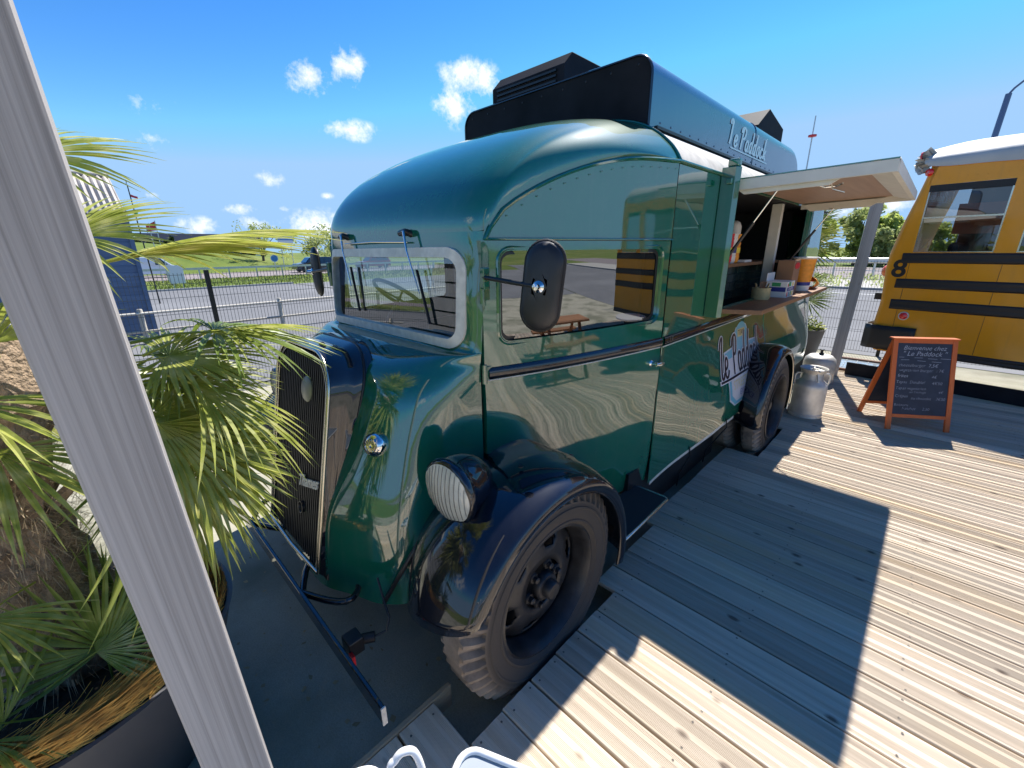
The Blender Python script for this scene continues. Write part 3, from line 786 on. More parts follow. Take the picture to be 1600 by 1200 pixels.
# roof of the body: pale dusty shoulders
RS = [(h, z) for _, h, z in TOPs]
def roof_pt(x, h, z):
    k = 1.0
    if x > 7.3:
        t = (x - 7.3) / .95; k = math.sqrt(max(0, 1 - t ** 2.4))
        z = lerp(2.505, z, k ** .6)
    return (x, h * (k if x > 7.3 else 1), z)
xs = [2.755 + i * .25 for i in range(19)] + [7.3 + .95 * math.sin(i / 10 * math.pi / 2) for i in range(1, 11)]
full = []
for x in xs:
    r = [roof_pt(x, h, z) for h, z in RS]
    full.append([(a, YC + h, z) for a, h, z in r[:0:-1]] + [(a, YC - h, z) for a, h, z in r])
MB().grid(full, flip=True).build('body_roof', 'roof_dusty', truck, smooth=50)
# joint strip between cab roof and body roof
MB().tube([(2.752, YC + h, z + .004) for h, z in RS[::-1]] + [(2.752, YC - h, z + .004) for h, z in RS[1:]], .010, 6).build('roof_joint', 'green_paint', truck, smooth=60)

# -- sign box on the roof
def box_section(x, grow=0.0):
    o = arc(YC + .78, 3.03, .12 + grow, 0, 90, 6) + arc(YC - .78, 3.03, .12 + grow, 90, 180, 6)
    o = [(YC + .90 + grow, 2.66)] + o + [(YC - .90 - grow, 2.66)]
    return [(x, y, z) for y, z in o]
sb = MB(); xs = [2.80, 4.9, 4.905, 6.4] + [6.4 + .35 * math.sin(i / 6 * math.pi / 2) for i in range(1, 7)]
rows = []
for x in xs:
    k = 1 if x <= 6.4 else math.sqrt(max(.02, 1 - ((x - 6.4) / .36) ** 2))
    rows.append([(a, YC + (y - YC), lerp(2.66, z, .25 + .75 * k)) for a, y, z in box_section(x)])
sb.grid(rows)
sign_box = sb.build('sign_box', 'box_paint', truck, smooth=50, fix=True)
fr = MB(); sec = box_section(2.80); fr.add(sec, [tuple(range(len(sec)))]); fr.build('sign_box_front', 'matte_black', sign_box)
MB().tube([(2.797, y, z) for x, y, z in sec], .008, 6).build('sign_box_edge', 'black_paint', sign_box, smooth=60)
MB().tube([(4.9, y, z) for x, y, z in box_section(4.9, .002)], .004, 5).build('sign_box_seam', 'box_paint', sign_box)
for s_ in (-1, 1): MB().box(2.86, 6.5, min(YC + s_ * .905, YC + s_ * .93), max(YC + s_ * .905, YC + s_ * .93), 2.735, 2.752).build('sign_box_flange', 'satin_black', sign_box)
for s_ in (-1, 1):
    rv = MB()
    for i in range(22): rv.lathe([(.008, 0), (.006, .004), (0, .005)], (2.95 + i * .16, YC + s_ * .90, 2.785), (0, s_, 0), 6)
    stuff(rv.build('sign_box_rivets', 'box_paint', sign_box, smooth=50))
rv = MB()
for i in range(9): rv.lathe([(.008, 0), (.006, .004), (0, .005)], (2.80, YC - .8 + i * .2, 3.10), (-1, 0, 0), 6)
stuff(rv.build('sign_box_rivets', 'satin_black', sign_box, smooth=50))
# vents standing on the roof
def vent(x0, x1, y0, y1, z0, z1, name):
    poly = [(x0, z0), (x0, z1 - .10), (x0 + .10, z1), (x1, z1), (x1, z0)]
    MB().prism(poly, lambda a, b, d: (a, d, b), y0, y1).build(name, 'matte_black', truck, bevel=.006, fix=True)
vent(3.0, 3.75, 2.35, 3.15, 2.80, 3.45, 'roof_vent')
for i in range(5): MB().box(2.985, 3.0, 2.42, 3.08, 3.17 + i * .036, 3.185 + i * .036).build('vent_louvre', 'satin_black', truck)
vv = MB().prism([(5.9, 2.80), (5.75, 3.30), (6.1, 3.52), (6.75, 3.42), (6.75, 2.80)], lambda a, b, d: (a, d, b), 1.75, 2.3).build('roof_vent', 'matte_black', truck, bevel=.006, fix=True)

# -- radiator shell and grille
GZ0, GZ1, GW = .37, 1.50, .36
def gx(z): return .582 + (z - .38) * .203
def shell_x(z): return sinterp([(.25, .60), (.42, .625), (.70, .685), (1.02, .825), (1.2, .895), (1.374, .955), (1.55, 1.02)], z)
def goutline(w, z0, z1, r, k=8): return [(-w, z0)] + [( -w + r - r * math.cos(R(90 * i / k)), z1 - r + r * math.sin(R(90 * i / k))) for i in range(k + 1)] + [(w - r + r * math.sin(R(90 * i / k)), z1 - r + r * math.cos(R(90 * i / k))) for i in range(k + 1)] + [(w, z0)]
go = goutline(GW, GZ0, GZ1, .20); go2 = goutline(GW + .012, GZ0 - .01, GZ1 + .012, .205); so = goutline(GW + .042, GZ0 - .05, GZ1 + .025, .225); so2 = goutline(GW + .032, GZ0 - .05, GZ1 + .005, .22)
rws = [[(gx(z) + .012, YC + h, z) for h, z in go], [(gx(z) - .004, YC + h, z) for h, z in go2], [(lerp(gx(z), shell_x(z), .5), YC + h, z) for h, z in [vl(a, b, .55) for a, b in zip(go2, so)]],
       [(lerp(gx(z), shell_x(z), .72), YC + h, z) for h, z in so2],
       [(shell_x(z) - .012, YC + h, z) for h, z in so], [(shell_x(z) + .05, YC + h, z) for h, z in so]]
shell = MB().grid(rws).build('radiator_shell', 'black_paint', truck, smooth=35, fix=True)
MB().tube([(shell_x(z) - .004, YC + h * 1.012, z) for h, z in so], .007, 6).build('shell_edge', 'satin_black', shell, smooth=60)
MB().tube([(gx(z) - .006, YC + h, z) for h, z in go2], .009, 8).build('grille_trim', 'dull_chrome', shell, smooth=60)
MB().tube([(gx(z) - .004, YC + h, z) for h, z in goutline(GW - .018, GZ0, GZ1 - .018, .185)], .004, 6).build('grille_trim', 'dull_chrome', shell, smooth=60)
MB().tube([(gx(GZ0) - .008, YC - GW - .01, GZ0 - .006), (gx(GZ0) - .014, YC, GZ0 - .02), (gx(GZ0) - .008, YC + GW + .01, GZ0 - .006)], .012, 8).build('grille_trim', 'dull_chrome', shell, smooth=60)
grille = MB().add([(gx(z) + .03, YC + h, z) for h, z in go], [tuple(range(len(go)))]).build('grille', 'satin_black', truck)
plain('slat_paint', (.012, .012, .013), rough=.5, var=.4, vscale=30)
NS = 27
for i in range(NS):
    h = -GW + .02 + (2 * GW - .04) * i / (NS - 1)
    zt = GZ1 - .012
    if abs(h) > GW - .2: zt = GZ1 - .2 + math.sqrt(max(0, .2 ** 2 - (abs(h) - (GW - .2)) ** 2)) - .012
    MB().bar((gx(GZ0) + .012, YC + h, GZ0), (gx(zt) + .012, YC + h, zt), .009, .022, up=(1, 0, 0)).build('slat', 'slat_paint', grille)
# round boss, script and crank hole
gn = Vector((-1, 0, .203)).normalized(); gv = Vector((.203, 0, 1)).normalized()
plain('grille_disc', (.20, .21, .18), rough=.35, metal=.3, var=.2)
MB().lathe([(0, .012), (.062, .010), (.070, .004), (.070, -.02)], (gx(1.29), YC - .09, 1.29), gn, 28).build('grille_disc', 'grille_disc', grille, smooth=40)
me = text_mesh('Thames', .092, shear=.3, bold=.002, ext=.004)
place_flat(me, (gx(.80) - .008, YC - .18, .80), (.045, -.88, .22), gv + Vector((0, 0, .0)), gn); link('script_badge', me, 'cream_frame', grille)
ck = MB(); ck.lathe([(.0, .001), (.026, .001), (.030, .012), (.034, .012), (.036, -.01)], (gx(.62), YC - .10, .62), gn, 20); ck.build('crank_hole', 'satin_black', grille, smooth=40)
# oval badge on the nose
bd = Vector((-.88, -.42, .22)).normalized(); bc = Vector((.862, YC - .60, 1.09))
bg_ = MB().lathe([(.0, .022), (.030, .022), (.034, .028), (.052, .018), (.060, .004), (.060, -.03)], bc, bd, 28).build('nose_badge', 'chrome', truck, smooth=50)
fl = MB()
for i in range(14):
    a = R(360 * i / 14); up = Vector((0, 0, 1)); sx = bd.cross(up).normalized(); sy = sx.cross(bd)
    p = bc + bd * .026 + (sx * math.cos(a) + sy * math.sin(a)) * .020
    fl.obox(p, sx * math.cos(a) + sy * math.sin(a), bd, bd.cross(sx * math.cos(a) + sy * math.sin(a)), .011, .004, .0022)
fl.build('badge_ribs', 'dull_chrome', bg_)

# -- wings (front mudguards)
FC = (1.335, .355)
CRS = [(.992, .550), (.978, .562), (.972, .585), (.985, .612), (1.03, .636), (1.10, .654), (1.20, .660), (1.30, .645), (1.40, .605), (1.50, .545), (1.60, .475), (1.68, .42)]
def wing(s_):
    rows = []
    cs = spline(CRS, 3)
    for k, (y, r) in enumerate(cs):
        t = k / (len(cs) - 1); a0 = lerp(-14, -2, t); a1 = lerp(144, 178, t ** .75); row = []
        for i in range(41):
            a = R(lerp(a0, a1, i / 40)); rr = r
            dg = math.degrees(a)
            if dg < 95 and t > .55: rr = lerp(r, .672, min(1, (95 - dg) / 30) )
            row.append((FC[0] + rr * math.cos(a), (y if s_ < 0 else 2 * YC - y), FC[1] + rr * math.sin(a)))
        rows.append(row)
    w = MB().grid(rows, flip=s_ > 0).build('front_wing', 'black_paint', truck, smooth=60, solid=.006)
    y0 = .985
    MB().tube([(FC[0] + .553 * math.cos(R(a)), y0 if s_ < 0 else 2 * YC - y0, FC[1] + .553 * math.sin(R(a))) for a in range(-13, 146, 5)], .008, 6).build('wing_lip', 'black_paint', w, smooth=60)
    # green flange where wing meets the cab
    p_ = []
    for x_, y_, z_ in [(.745, 1.655, .30), (.80, 1.60, .44), (.87, 1.56, .57), (.97, 1.545, .69), (1.10, 1.545, .80), (1.22, 1.54, .90)]:
        p_.append((x_, y_ if s_ < 0 else 2 * YC - y_, z_))
    MB().tube(p_, .012, 6).build('wing_piping', 'satin_black', w, smooth=60)
    # bracket lugs
    for a in (60, 95):
        rv = MB(); rv.lathe([(.013, 0), (.012, .004), (0, .005)], (FC[0] + .676 * math.cos(R(a)), 1.2 if s_ < 0 else 2 * YC - 1.2, FC[1] + .678 * math.sin(R(a))), (math.cos(R(a)), 0, math.sin(R(a))), 8)
        rv.build('wing_bolt', 'satin_black', w, smooth=40)
    return w
wing(-1); wing(1)
def rear_wing(s_):
    C2 = (4.88, .38); cr_ = [(.905, .575), (.893, .595), (.900, .622), (.93, .645), (.98, .655), (1.06, .652), (1.20, .635)]
    rows = []
    for k, (y, r) in enumerate(spline(cr_, 3)):
        kx = max(0, y - .93) * .5; rows.append([(C2[0] + kx + r * math.cos(R(a)), (y if s_ < 0 else 2 * YC - y), C2[1] + r * math.sin(R(a))) for a in range(-16, 186, 5)])
    w = MB().grid(rows, flip=s_ > 0).build('rear_wing', 'black_paint', truck, smooth=60, solid=.006)
    MB().tube([(C2[0] + .578 * math.cos(R(a)), .90 if s_ < 0 else 2 * YC - .90, C2[1] + .578 * math.sin(R(a))) for a in range(-16, 186, 6)], .007, 6).build('wing_lip', 'dull_chrome', w, smooth=60)
rear_wing(-1); rear_wing(1)

# -- wheels
def make_tyre(width=.235, Rt=.560):
    hw = width / 2
    prof = [(.335, -hw + .03), (.35, -hw + .010), (.362, -hw + .002), (.366, -hw - .004), (.374, -hw - .004), (.378, -hw + .000), (.405, -hw - .008), (.432, -hw - .009), (.436, -hw - .013), (.444, -hw - .013), (.448, -hw - .008), (.470, -hw - .004), (.498, -hw + .006), (.527, -hw + .022), (Rt - .006, -hw + .040), (Rt, -hw + .065), (Rt, 0)]
    prof = prof + [(r, -o) for r, o in prof[-2::-1]]
    n = 48 * 4; v = []; f = []
    for i, (r, o) in enumerate(prof):
        for j in range(n):
            a = 2 * math.pi * j / n; ph = j % 4; rr = r; oo = o
            edge = i in (12, 13, 14, len(prof) - 13, len(prof) - 14, len(prof) - 15)
            mid = i in (15, 16, 17)
            if edge and ph in (2, 3): rr -= .022; oo += .014 * (-1 if o > 0 else 1)
            if mid and (j // 2) % 2 == 0 and i != 16: rr -= .006
            v.append((rr * math.cos(a), oo, rr * math.sin(a)))
    k = len(prof)
    for i in range(k - 1):
        for j in range(n): f.append((i * n + j, i * n + (j + 1) % n, (i + 1) * n + (j + 1) % n, (i + 1) * n + j))
    me = bpy.data.meshes.new('tyre'); me.from_pydata(v, [], f)
    me.materials.append(MATS['tyre_rubber'])
    for p in me.polygons: p.use_smooth = True
    me.set_sharp_from_angle(angle=R(28)); return me
# tyre: black sidewall going dusty brown at the shoulder lugs (mud ground into the tread)
mt, n, b = newmat('tyre_rubber'); nn = n.nodes; ll = n.links
tcn = nn.new('ShaderNodeTexCoord'); sp = nn.new('ShaderNodeSeparateXYZ'); ll.new(tcn.outputs['Object'], sp.inputs[0])
def mm(op, a, b_=None, cl=False):
    q_ = nn.new('ShaderNodeMath'); q_.operation = op; q_.use_clamp = cl
    for i, v in enumerate((a, b_)):
        if v is None: continue
        if isinstance(v, (int, float)): q_.inputs[i].default_value = v
        else: ll.new(v, q_.inputs[i])
    return q_.outputs[0]
rad = mm('SQRT', mm('ADD', mm('MULTIPLY', sp.outputs[0], sp.outputs[0]), mm('MULTIPLY', sp.outputs[2], sp.outputs[2])))
tn = nn.new('ShaderNodeTexNoise'); tn.inputs['Scale'].default_value = 22; tn.inputs['Detail'].default_value = 7; tn.inputs['Roughness'].default_value = .7; ll.new(tcn.outputs['Object'], tn.inputs['Vector'])
tn2 = nn.new('ShaderNodeTexNoise'); tn2.inputs['Scale'].default_value = 4; tn2.inputs['Detail'].default_value = 3; ll.new(tcn.outputs['Object'], tn2.inputs['Vector'])
f1 = mm('MULTIPLY', mm('SUBTRACT', rad, .455), 16.0, True)
f2 = mm('MULTIPLY', f1, mm('ADD', mm('MULTIPLY', tn.outputs['Fac'], 1.1), mm('MULTIPLY', mm('SUBTRACT', tn2.outputs['Fac'], .45), 1.6)), True)
mx = nn.new('ShaderNodeMix'); mx.data_type = 'RGBA'; mx.inputs['A'].default_value = (.060, .054, .050, 1); mx.inputs['B'].default_value = (.36, .285, .22, 1)
ll.new(f2, mx.inputs['Factor']); ll.new(mx.outputs['Result'], b.inputs['Base Color']); b.inputs['Roughness'].default_value = .8; b.inputs['Specular IOR Level'].default_value = .3
bp = nn.new('ShaderNodeBump'); bp.inputs['Strength'].default_value = .3; bp.inputs['Distance'].default_value = .006; ll.new(tn.outputs['Fac'], bp.inputs['Height']); ll.new(bp.outputs[0], b.inputs['Normal'])
TYRE = make_tyre()
def wheel(x, y, z, s_, rear=False):
    """disc mesh as the part, tyre, rim ring, hub and nuts under it; outward axis s_*Y"""
    def at(me_or, name, mat=None): pass
    rm = MB()
    rm.lathe([(.345, .085), (.350, .100), (.338, .104), (.330, .092), (.318, .060), (.312, .010), (.308, -.02)], (0, 0, 0), (0, s_, 0), 48)
    dish = -.02 if not rear else -.09
    dk = MB(); hr = []
    # disc with six rounded openings between spokes: rings from rim to hub
    nA = 72; ringr = [.310, .285, .262, .235, .205, .17, .13]; offs = [.0, .012, .026, .040, .052, .056, .056]
    vs = []; 
    for r, o in zip(ringr, offs):
        for j in range(nA): a = 2 * math.pi * j / nA; vs.append((r * math.cos(a), s_ * (o + dish), r * math.sin(a)))
    fs = []
    for i in range(len(ringr) - 1):
        for j in range(nA):
            hole = i in (1, 2, 3) and (j % 12) < (6 if i == 2 else 5) and (j % 12) >= (0 if i == 2 else 1)
            if not hole: fs.append((i * nA + j, i * nA + (j + 1) % nA, (i + 1) * nA + (j + 1) % nA, (i + 1) * nA + j))
    dk.add(vs, fs)
    d = dk.build('wheel', 'rim_black', truck, smooth=50, solid=.012)
    d.location = Vector((x, y, z)) - truck.location
    r_ = rm.build('rim', 'rim_black', d, smooth=40, solid=.006)
    hbm = MB(); o0 = dish + .056
    hbm.lathe([(.075, o0), (.074, o0 + .030), (.066, o0 + .040), (.050, o0 + .042), (.047, o0 + .075), (.040, o0 + .083), (0, o0 + .084)], (0, 0, 0), (0, s_, 0), 24)
    hbm.build('hub', 'rim_black', d, smooth=40)
    for k in range(6):
        a = R(60 * k + 12); nb = MB()
        nb.lathe([(.030, o0), (.026, o0 + .012), (.016, o0 + .014), (.016, o0 + .034), (.011, o0 + .038), (0, o0 + .038)], (.108 * math.cos(a), 0, .108 * math.sin(a)), (0, s_, 0), 6 * 2)
        nb.build('wheel_nut', 'rim_black', d, smooth=30)
    t = bpy.data.objects.new('tyre', TYRE); COL.objects.link(t); t.parent = d
    bk = MB().lathe([(.30, -.06), (.05, -.06)], (0, 0, 0), (0, s_, 0), 32).build('brake_drum', 'dark_interior', d)
    return d
wf = wheel(1.34, 1.150, .370, -1); wheel(1.34, 2 * YC - 1.150, .370, 1)
for w_ in (wheel(4.90, 1.005, .385, -1, True), wheel(4.90, 2 * YC - 1.005, .385, 1, True)):
    for c_ in w_.children:
        if c_.name.startswith('tyre'): c_.scale = (.965, .78, .965)
for y in (1.29, 2 * YC - 1.29):
    t = bpy.data.objects.new('inner_tyre', TYRE); COL.objects.link(t); t.parent = truck; t.location = Vector((4.90, y, .395)) - truck.location

# -- headlamps
def headlamp(s_):
    c = Vector((.985, side(s_, 1.075), .995)); ax = Vector((-.985, s_ * .08, -.05)).normalized()
    shellp = [(.0, -.185), (.035, -.183), (.075, -.165), (.110, -.125), (.132, -.075), (.142, -.02), (.146, .012), (.152, .018), (.154, .034), (.148, .046), (.138, .050)]
    h = MB().lathe(shellp, c, ax, 40).build('headlamp', 'black_paint', truck, smooth=50)
    MB().lathe([(.154, .020), (.157, .030), (.153, .042)], c, ax, 40).build('bezel', 'black_paint', h, smooth=50)
    MB().lathe([(.138, .040), (.10, -.02), (.05, -.06), (0, -.07)], c, ax, 32).build('reflector', 'headlight_reflector', h, smooth=60)
    # fluted lens: vertical ribs on a shallow dome
    rows = []; sx = ax.cross(Vector((0, 0, 1))).normalized(); sy = sx.cross(ax); nR = 14; nA = 96
    for i in range(nR + 1):
        r = .1385 * i / nR; rw = []
        for j in range(nA):
            a = 2 * math.pi * j / nA; u = r * math.cos(a); w_ = r * math.sin(a)
            o = .050 + .028 * (1 - (r / .1385) ** 2) + .0035 * abs(math.cos(u / .1385 * math.pi * 5.5))
            rw.append(tuple(c + sx * u + sy * w_ + ax * o))
        rows.append(rw)
    MB().grid(rows, closed_u=True).build('lens', 'lamp_lens', h, smooth=60)
    for k in range(-5, 6):
        u = k * .0235; hmax = math.sqrt(.134 ** 2 - u * u); pts_ = []
        for q2 in range(-8, 9):
            w_ = hmax * q2 / 8; r = math.hypot(u, w_); pts_.append(c + sx * u + sy * w_ + ax * (.0512 + .028 * (1 - (r / .1385) ** 2) + .0035 * abs(math.cos(u / .1385 * math.pi * 5.5))))
        MB().tube(pts_, .0016, 4).build('lens_flute', 'flute_grey', h)
    # stalk to the wing
    ft = Vector((1.105, side(s_, 1.045), .905))
    sk = MB().tube([c - ax * .09 - Vector((0, 0, .11)), (c + ft) / 2 + Vector((.04, 0, -.07)), ft - Vector((0, 0, .02)), ft - Vector((0, 0, .08))], [.030, .030, .036, .048], 12)
    sk.build('stalk', 'black_paint', h, smooth=60)
    MB().lathe([(.085, -.03), (.085, .0), (.07, .012), (.03, .02), (0, .02)], ft + Vector((-.03, 0, -.055)), Vector((-.42, 0, .9)), 24).build('foot', 'black_paint', h, smooth=50)
    return h
plain('flute_grey', (.16, .155, .14), rough=.4)
plain('lamp_lens', (.62, .60, .52), rough=.22, coat=1.0, var=.12, vscale=20)
headlamp(-1); headlamp(1)

# -- bumper
bp_ = MB().bar((.455, 1.14, .335), (.455, 2 * YC - 1.14, .335), .018, .085)
bumper = bp_.build('bumper', 'black_paint', truck, bevel=.004)
MB().box(.446, .464, 1.134, 1.14, .292, .378).build('bumper_end', 'cream_frame', bumper)
for y in (1.98, 2 * YC - 1.98):
    for dy in (-.22, .22):
        pth = []
        for i in range(9):
            a = i / 8 * math.pi; pth.append((.47 + .26 * (i / 8), y + dy * math.sin(a * .85) * (1 if dy > 0 else 1) , .335))
        MB().tube(pth, .017, 8).build('bumper_spring', 'black_paint', bumper, smooth=60)
# trailer plug hung on the bumper with its lead
pl = MB().box(.49, .56, 1.50, 1.58, .27, .35); plug = pl.build('socket', 'satin_black', bumper, bevel=.006)
MB().tube([(.56, 1.53, .31), (.61, 1.50, .31)], .024, 12).build('plug', 'satin_black', plug, smooth=40)
MB().box(.485, .50, 1.47, 1.505, .26, .31).build('plug_flap', 'red_lens', plug)
MB().tube([(.61, 1.50, .31), (.66, 1.48, .32), (.69, 1.50, .36), (.70, 1.56, .42), (.71, 1.62, .50)], .005, 6).build('lead', 'satin_black', plug)
# number plate and side lamp on the far wing
MB().box(.50, .512, 3.02, 3.45, .62, .76).build('number_plate', 'cream_frame', truck, bevel=.003)

# -- step below the door
st = MB().box(1.99, 2.62, 1.03, 1.30, .285, .305).build('step', 'grip_black', truck, bevel=.008)
sp_ = [(2.62, 1.27, .297), (2.625, 1.05, .297), (2.605, 1.026, .297), (2.02, 1.022, .297), (1.99, 1.04, .297)]
MB().tube(sp_, .011, 8).build('step_trim', 'dull_chrome', st, smooth=60)
# underbody: sill rail and chassis
for s_ in (-1, 1): MB().grid([[(x, side(s_, hb(x, zbot(x)) - .006), zbot(x) + dz) for x in [2.8 + .06 * i for i in range(24)]] for dz in (.004, -.035)], flip=s_ > 0).build('sill_strip', 'cream_frame', truck)
MB().box(2.5, 4.25, 1.28, 1.33, -.02, .44).build('sill_board', 'satin_black', truck)
MB().box(.75, 8.0, 2.0, 2.1, .30, .44).build('chassis_rail', 'satin_black', truck)
MB().box(.75, 8.0, 2.7, 2.8, .30, .44).build('chassis_rail', 'satin_black', truck)
MB().box(1.36, 2.74, 1.62, 3.18, .46, .50).build('cab_floor', 'dark_interior', truck)
MB().box(2.76, 8.0, 1.32, 3.48, .40, .46).build('body_floor', 'dark_interior', truck)
for x in (1.33, 4.88): MB().tube([(x, 1.2, .395), (x, 3.6, .395)], .05, 10).build('axle', 'satin_black', truck)
for i, x in enumerate((3.35, 3.95)):
    MB().tube([(x, YC - hb(x, .4) - .004, zbot(x) + .03), (x + .02, YC - hb(x, .4) - .01, zbot(x) - .06), (x - .01, 1.24, .12), (x + .02, 1.26, -.02)], .006, 6).build('cable', 'satin_black', truck)

# -- cab interior
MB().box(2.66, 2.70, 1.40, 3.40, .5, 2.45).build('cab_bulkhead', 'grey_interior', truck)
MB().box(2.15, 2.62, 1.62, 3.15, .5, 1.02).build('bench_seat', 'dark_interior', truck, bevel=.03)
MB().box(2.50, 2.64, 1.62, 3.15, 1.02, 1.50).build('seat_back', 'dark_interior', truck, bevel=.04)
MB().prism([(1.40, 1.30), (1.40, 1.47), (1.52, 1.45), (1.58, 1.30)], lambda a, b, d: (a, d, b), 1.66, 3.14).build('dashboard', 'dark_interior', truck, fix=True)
plain('steer_rim', (.05, .055, .06), rough=.35)
swc = Vector((1.68, 2.80, 1.675)); swn = Vector((-.62, 0, -.78)).normalized(); sa = Vector((0, 1, 0)); sbv = swn.cross(sa)
sw = MB().tube([swc + .21 * (math.cos(R(a)) * sa + math.sin(R(a)) * sbv) for a in range(0, 360, 12)], .014, 8, closed=True)
for a in (90, 210, 330): sw.tube([swc + swn * .02, swc + .21 * (math.cos(R(a)) * sa + math.sin(R(a)) * sbv)], .008, 6)
sw.tube([swc, swc + swn * .30], .012, 8); sw.build('steering_wheel', 'steer_rim', truck, smooth=60)

# -- wipers
for y, ang in ((YC + .46, .16), (YC - .30, .20)):
    x0 = ws_x(2.07) - .015
    w = MB().lathe([(.0, .05), (.014, .048), (.018, .03), (.018, 0), (.026, -.01)], (x0 + .02, y, 2.085), (-1, 0, .35), 14)
    w.tube([(x0 - .005, y + .02, 2.10), (x0 + .01, y + .10, 2.092)], .016, 10)
    wp_ = w.build('wiper', 'satin_black', truck, smooth=40)
    tip = (ws_x(1.66) - .018, y - ang, 1.62)
    MB().tube([(x0 - .03, y, 2.10), (x0 - .045, y - ang * .2, 2.0), (tip[0] - .02, y - ang * .75, 1.78)], [.008, .006, .004], 8).build('wiper_arm', 'chrome', wp_, smooth=60)
    MB().bar((ws_x(1.9) - .022, y - ang * .45, 1.90), tip, .008, .014, up=(1, 0, 0)).build('wiper_blade', 'satin_black', wp_)
MB().tube([(1.335, YC - .30, 2.045), (1.325, YC + .08, 2.052), (1.335, YC + .46, 2.045)], .005, 6).build('wiper_link', 'dull_chrome', truck)

# -- mirrors
def mirror(s_):
    c = Vector((1.425, side(s_, 1.195), 1.845)); n_ = Vector((-.93, s_ * .30, .06)).normalized() if s_ < 0 else Vector((-.95, .2, 0)).normalized()
    up = Vector((.30, 0, 1)); up = (up - n_ * up.dot(n_)).normalized(); sx = up.cross(n_)
    prof = [(.96, -.012), (1.0, .0), (1.0, .012), (.93, .026), (.75, .036), (.4, .042), (.05, .044)]
    out = rrect(-.088, .088, -.19, .19, .088, 8); rows = []
    for k, o in prof: rows.append([tuple(c + sx * (a * k) + up * (b * k if abs(b) < .1 else math.copysign(abs(b) - .19 * (1 - k) * .9, b)) + n_ * o) for a, b in out])
    b = MB().grid(rows, closed_u=True)
    mb_ = b.build('mirror', 'mirror_back', truck, smooth=50)
    MB().add([tuple(c + sx * a * .95 + up * b * .98 + n_ * -.010) for a, b in out], [tuple(range(len(out)))]).build('mirror_glass', 'chrome', mb_)
    MB().tube([tuple(c + sx * a * 1.0 + up * b * 1.0 + n_ * .004) for a, b in out], .009, 6, closed=True).build('mirror_rim', 'rubber', mb_, smooth=60)
    hx = Vector((1.385, side(s_, .850), 1.875)); bx = c + n_ * .05 + up * .0
    a_ = MB().tube([hx + Vector((-.01, s_ * .02, 0)), Vector(lerp(hx, bx, .75)), bx], [.011, .011, .009], 8)
    a_.build('mirror_arm', 'satin_black', mb_, smooth=60)
    MB().lathe([(.028, .036), (.026, .050), (.016, .056), (.014, .085), (0, .088)], c, n_, 16).build('mirror_joint', 'chrome', mb_, smooth=40)
    MB().box(1.365, 1.405, min(hx.y, hx.y + s_ * .03), max(hx.y, hx.y + s_ * .03), 1.82, 1.92).build('mirror_bracket', 'green_paint', mb_, bevel=.004)
mirror(-1); mirror(1)

# ------------------------------------------------------------------ truck: serving hatch, counter, interior, lettering
wood('awning_panel', (.44, .29, .205), (.33, .215, .15), (.12, .06, .04), axis=0, grain=26, along=1.2, knots=0, randcol=.02, rough=.5)
wood('counter_wood', (.33, .18, .095), (.21, .105, .055), (.07, .035, .02), axis=0, grain=40, along=1.5, knots=.2, randcol=.02, rough=.45)
AX0, AX1, AY0, AY1 = 3.60, 5.98, .285, 1.235
def az(y): return 2.455 + (1.235 - y) * .025
aw = MB().prism([(AY0, az(AY0)), (AY1, az(AY1)), (AY1, az(AY1) + .014), (AY0, az(AY0) + .014)], lambda a, b, d: (d, a, b), AX0, AX1)
hatch = aw.build('hatch_flap', 'awning_panel', truck, fix=True)
MB().prism([(AY0, az(AY0) + .016), (AY1, az(AY1) + .016), (AY1, az(AY1) + .024), (AY0, az(AY0) + .024)], lambda a, b, d: (d, a, b), AX0 - .01, AX1 + .01).build('flap_skin', 'green_paint', hatch, fix=True)
def rim(x0, x1, y0, y1, dz0=-.055, dz1=.015, name='flap_rim'):
    return MB().add([(x, y, az(y) + dz) for dz in (dz0, dz1) for x, y in ((x0, y0), (x1, y0), (x1, y1), (x0, y1))],
             [(0, 3, 2, 1), (4, 5, 6, 7), (0, 1, 5, 4), (1, 2, 6, 5), (2, 3, 7, 6), (3, 0, 4, 7)]).build(name, 'white_frame', hatch)
rim(AX0 - .008, AX0 + .022, AY0, AY1); rim(AX1 - .022, AX1 + .008, AY0, AY1)
rim(AX0 + .0225, AX1 - .0225, AY0 - .004, AY0 + .026)
# inner stiffener boards at both ends
for x in (AX0 + .03, AX1 - .06):
    MB().prism([(AY1 - .01, az(1.2) - .015), (AY1 - .10, az(1.1) - .085), (.62, az(.62) - .085), (.50, az(.5) - .012)], lambda a, b, d: (d, a, b), x, x + .025).build('flap_stiffener', 'white_frame', hatch, fix=True)
MB().prism([(AY0 + .03, az(.3) - .008), (AY0 + .03, az(.3) - .05), (AY0 + .16, az(.45) - .012), (AY0 + .16, az(.45) - .004)], lambda a, b, d: (d, a, b), AX0 + .04, AX1 - .07).build('flap_wedge', 'white_frame', hatch, fix=True)
# latch
lt = MB().tube([(3.68, .70, 2.40), (3.74, .66, 2.385), (3.78, .60, 2.39), (3.74, .56, 2.40)], .007, 6); lt.tube([(3.70, .62, 2.405), (3.80, .62, 2.375), (3.86, .56, 2.355)], .005, 6)
lt.build('latch', 'chrome', hatch, smooth=60)
# gas struts
for x in (3.66, 5.90):
    a = Vector((x, .92, az(.92) - .075)); b_ = Vector((x, 1.235, 1.86)); m_ = a + (b_ - a) * .42
    s1 = MB().tube([m_, a], .006, 8).build('strut_rod', 'chrome', hatch, smooth=60)
    MB().tube([m_ - (b_ - a) * .02, b_], .012, 10).build('strut_cylinder', 'satin_black', hatch, smooth=60)
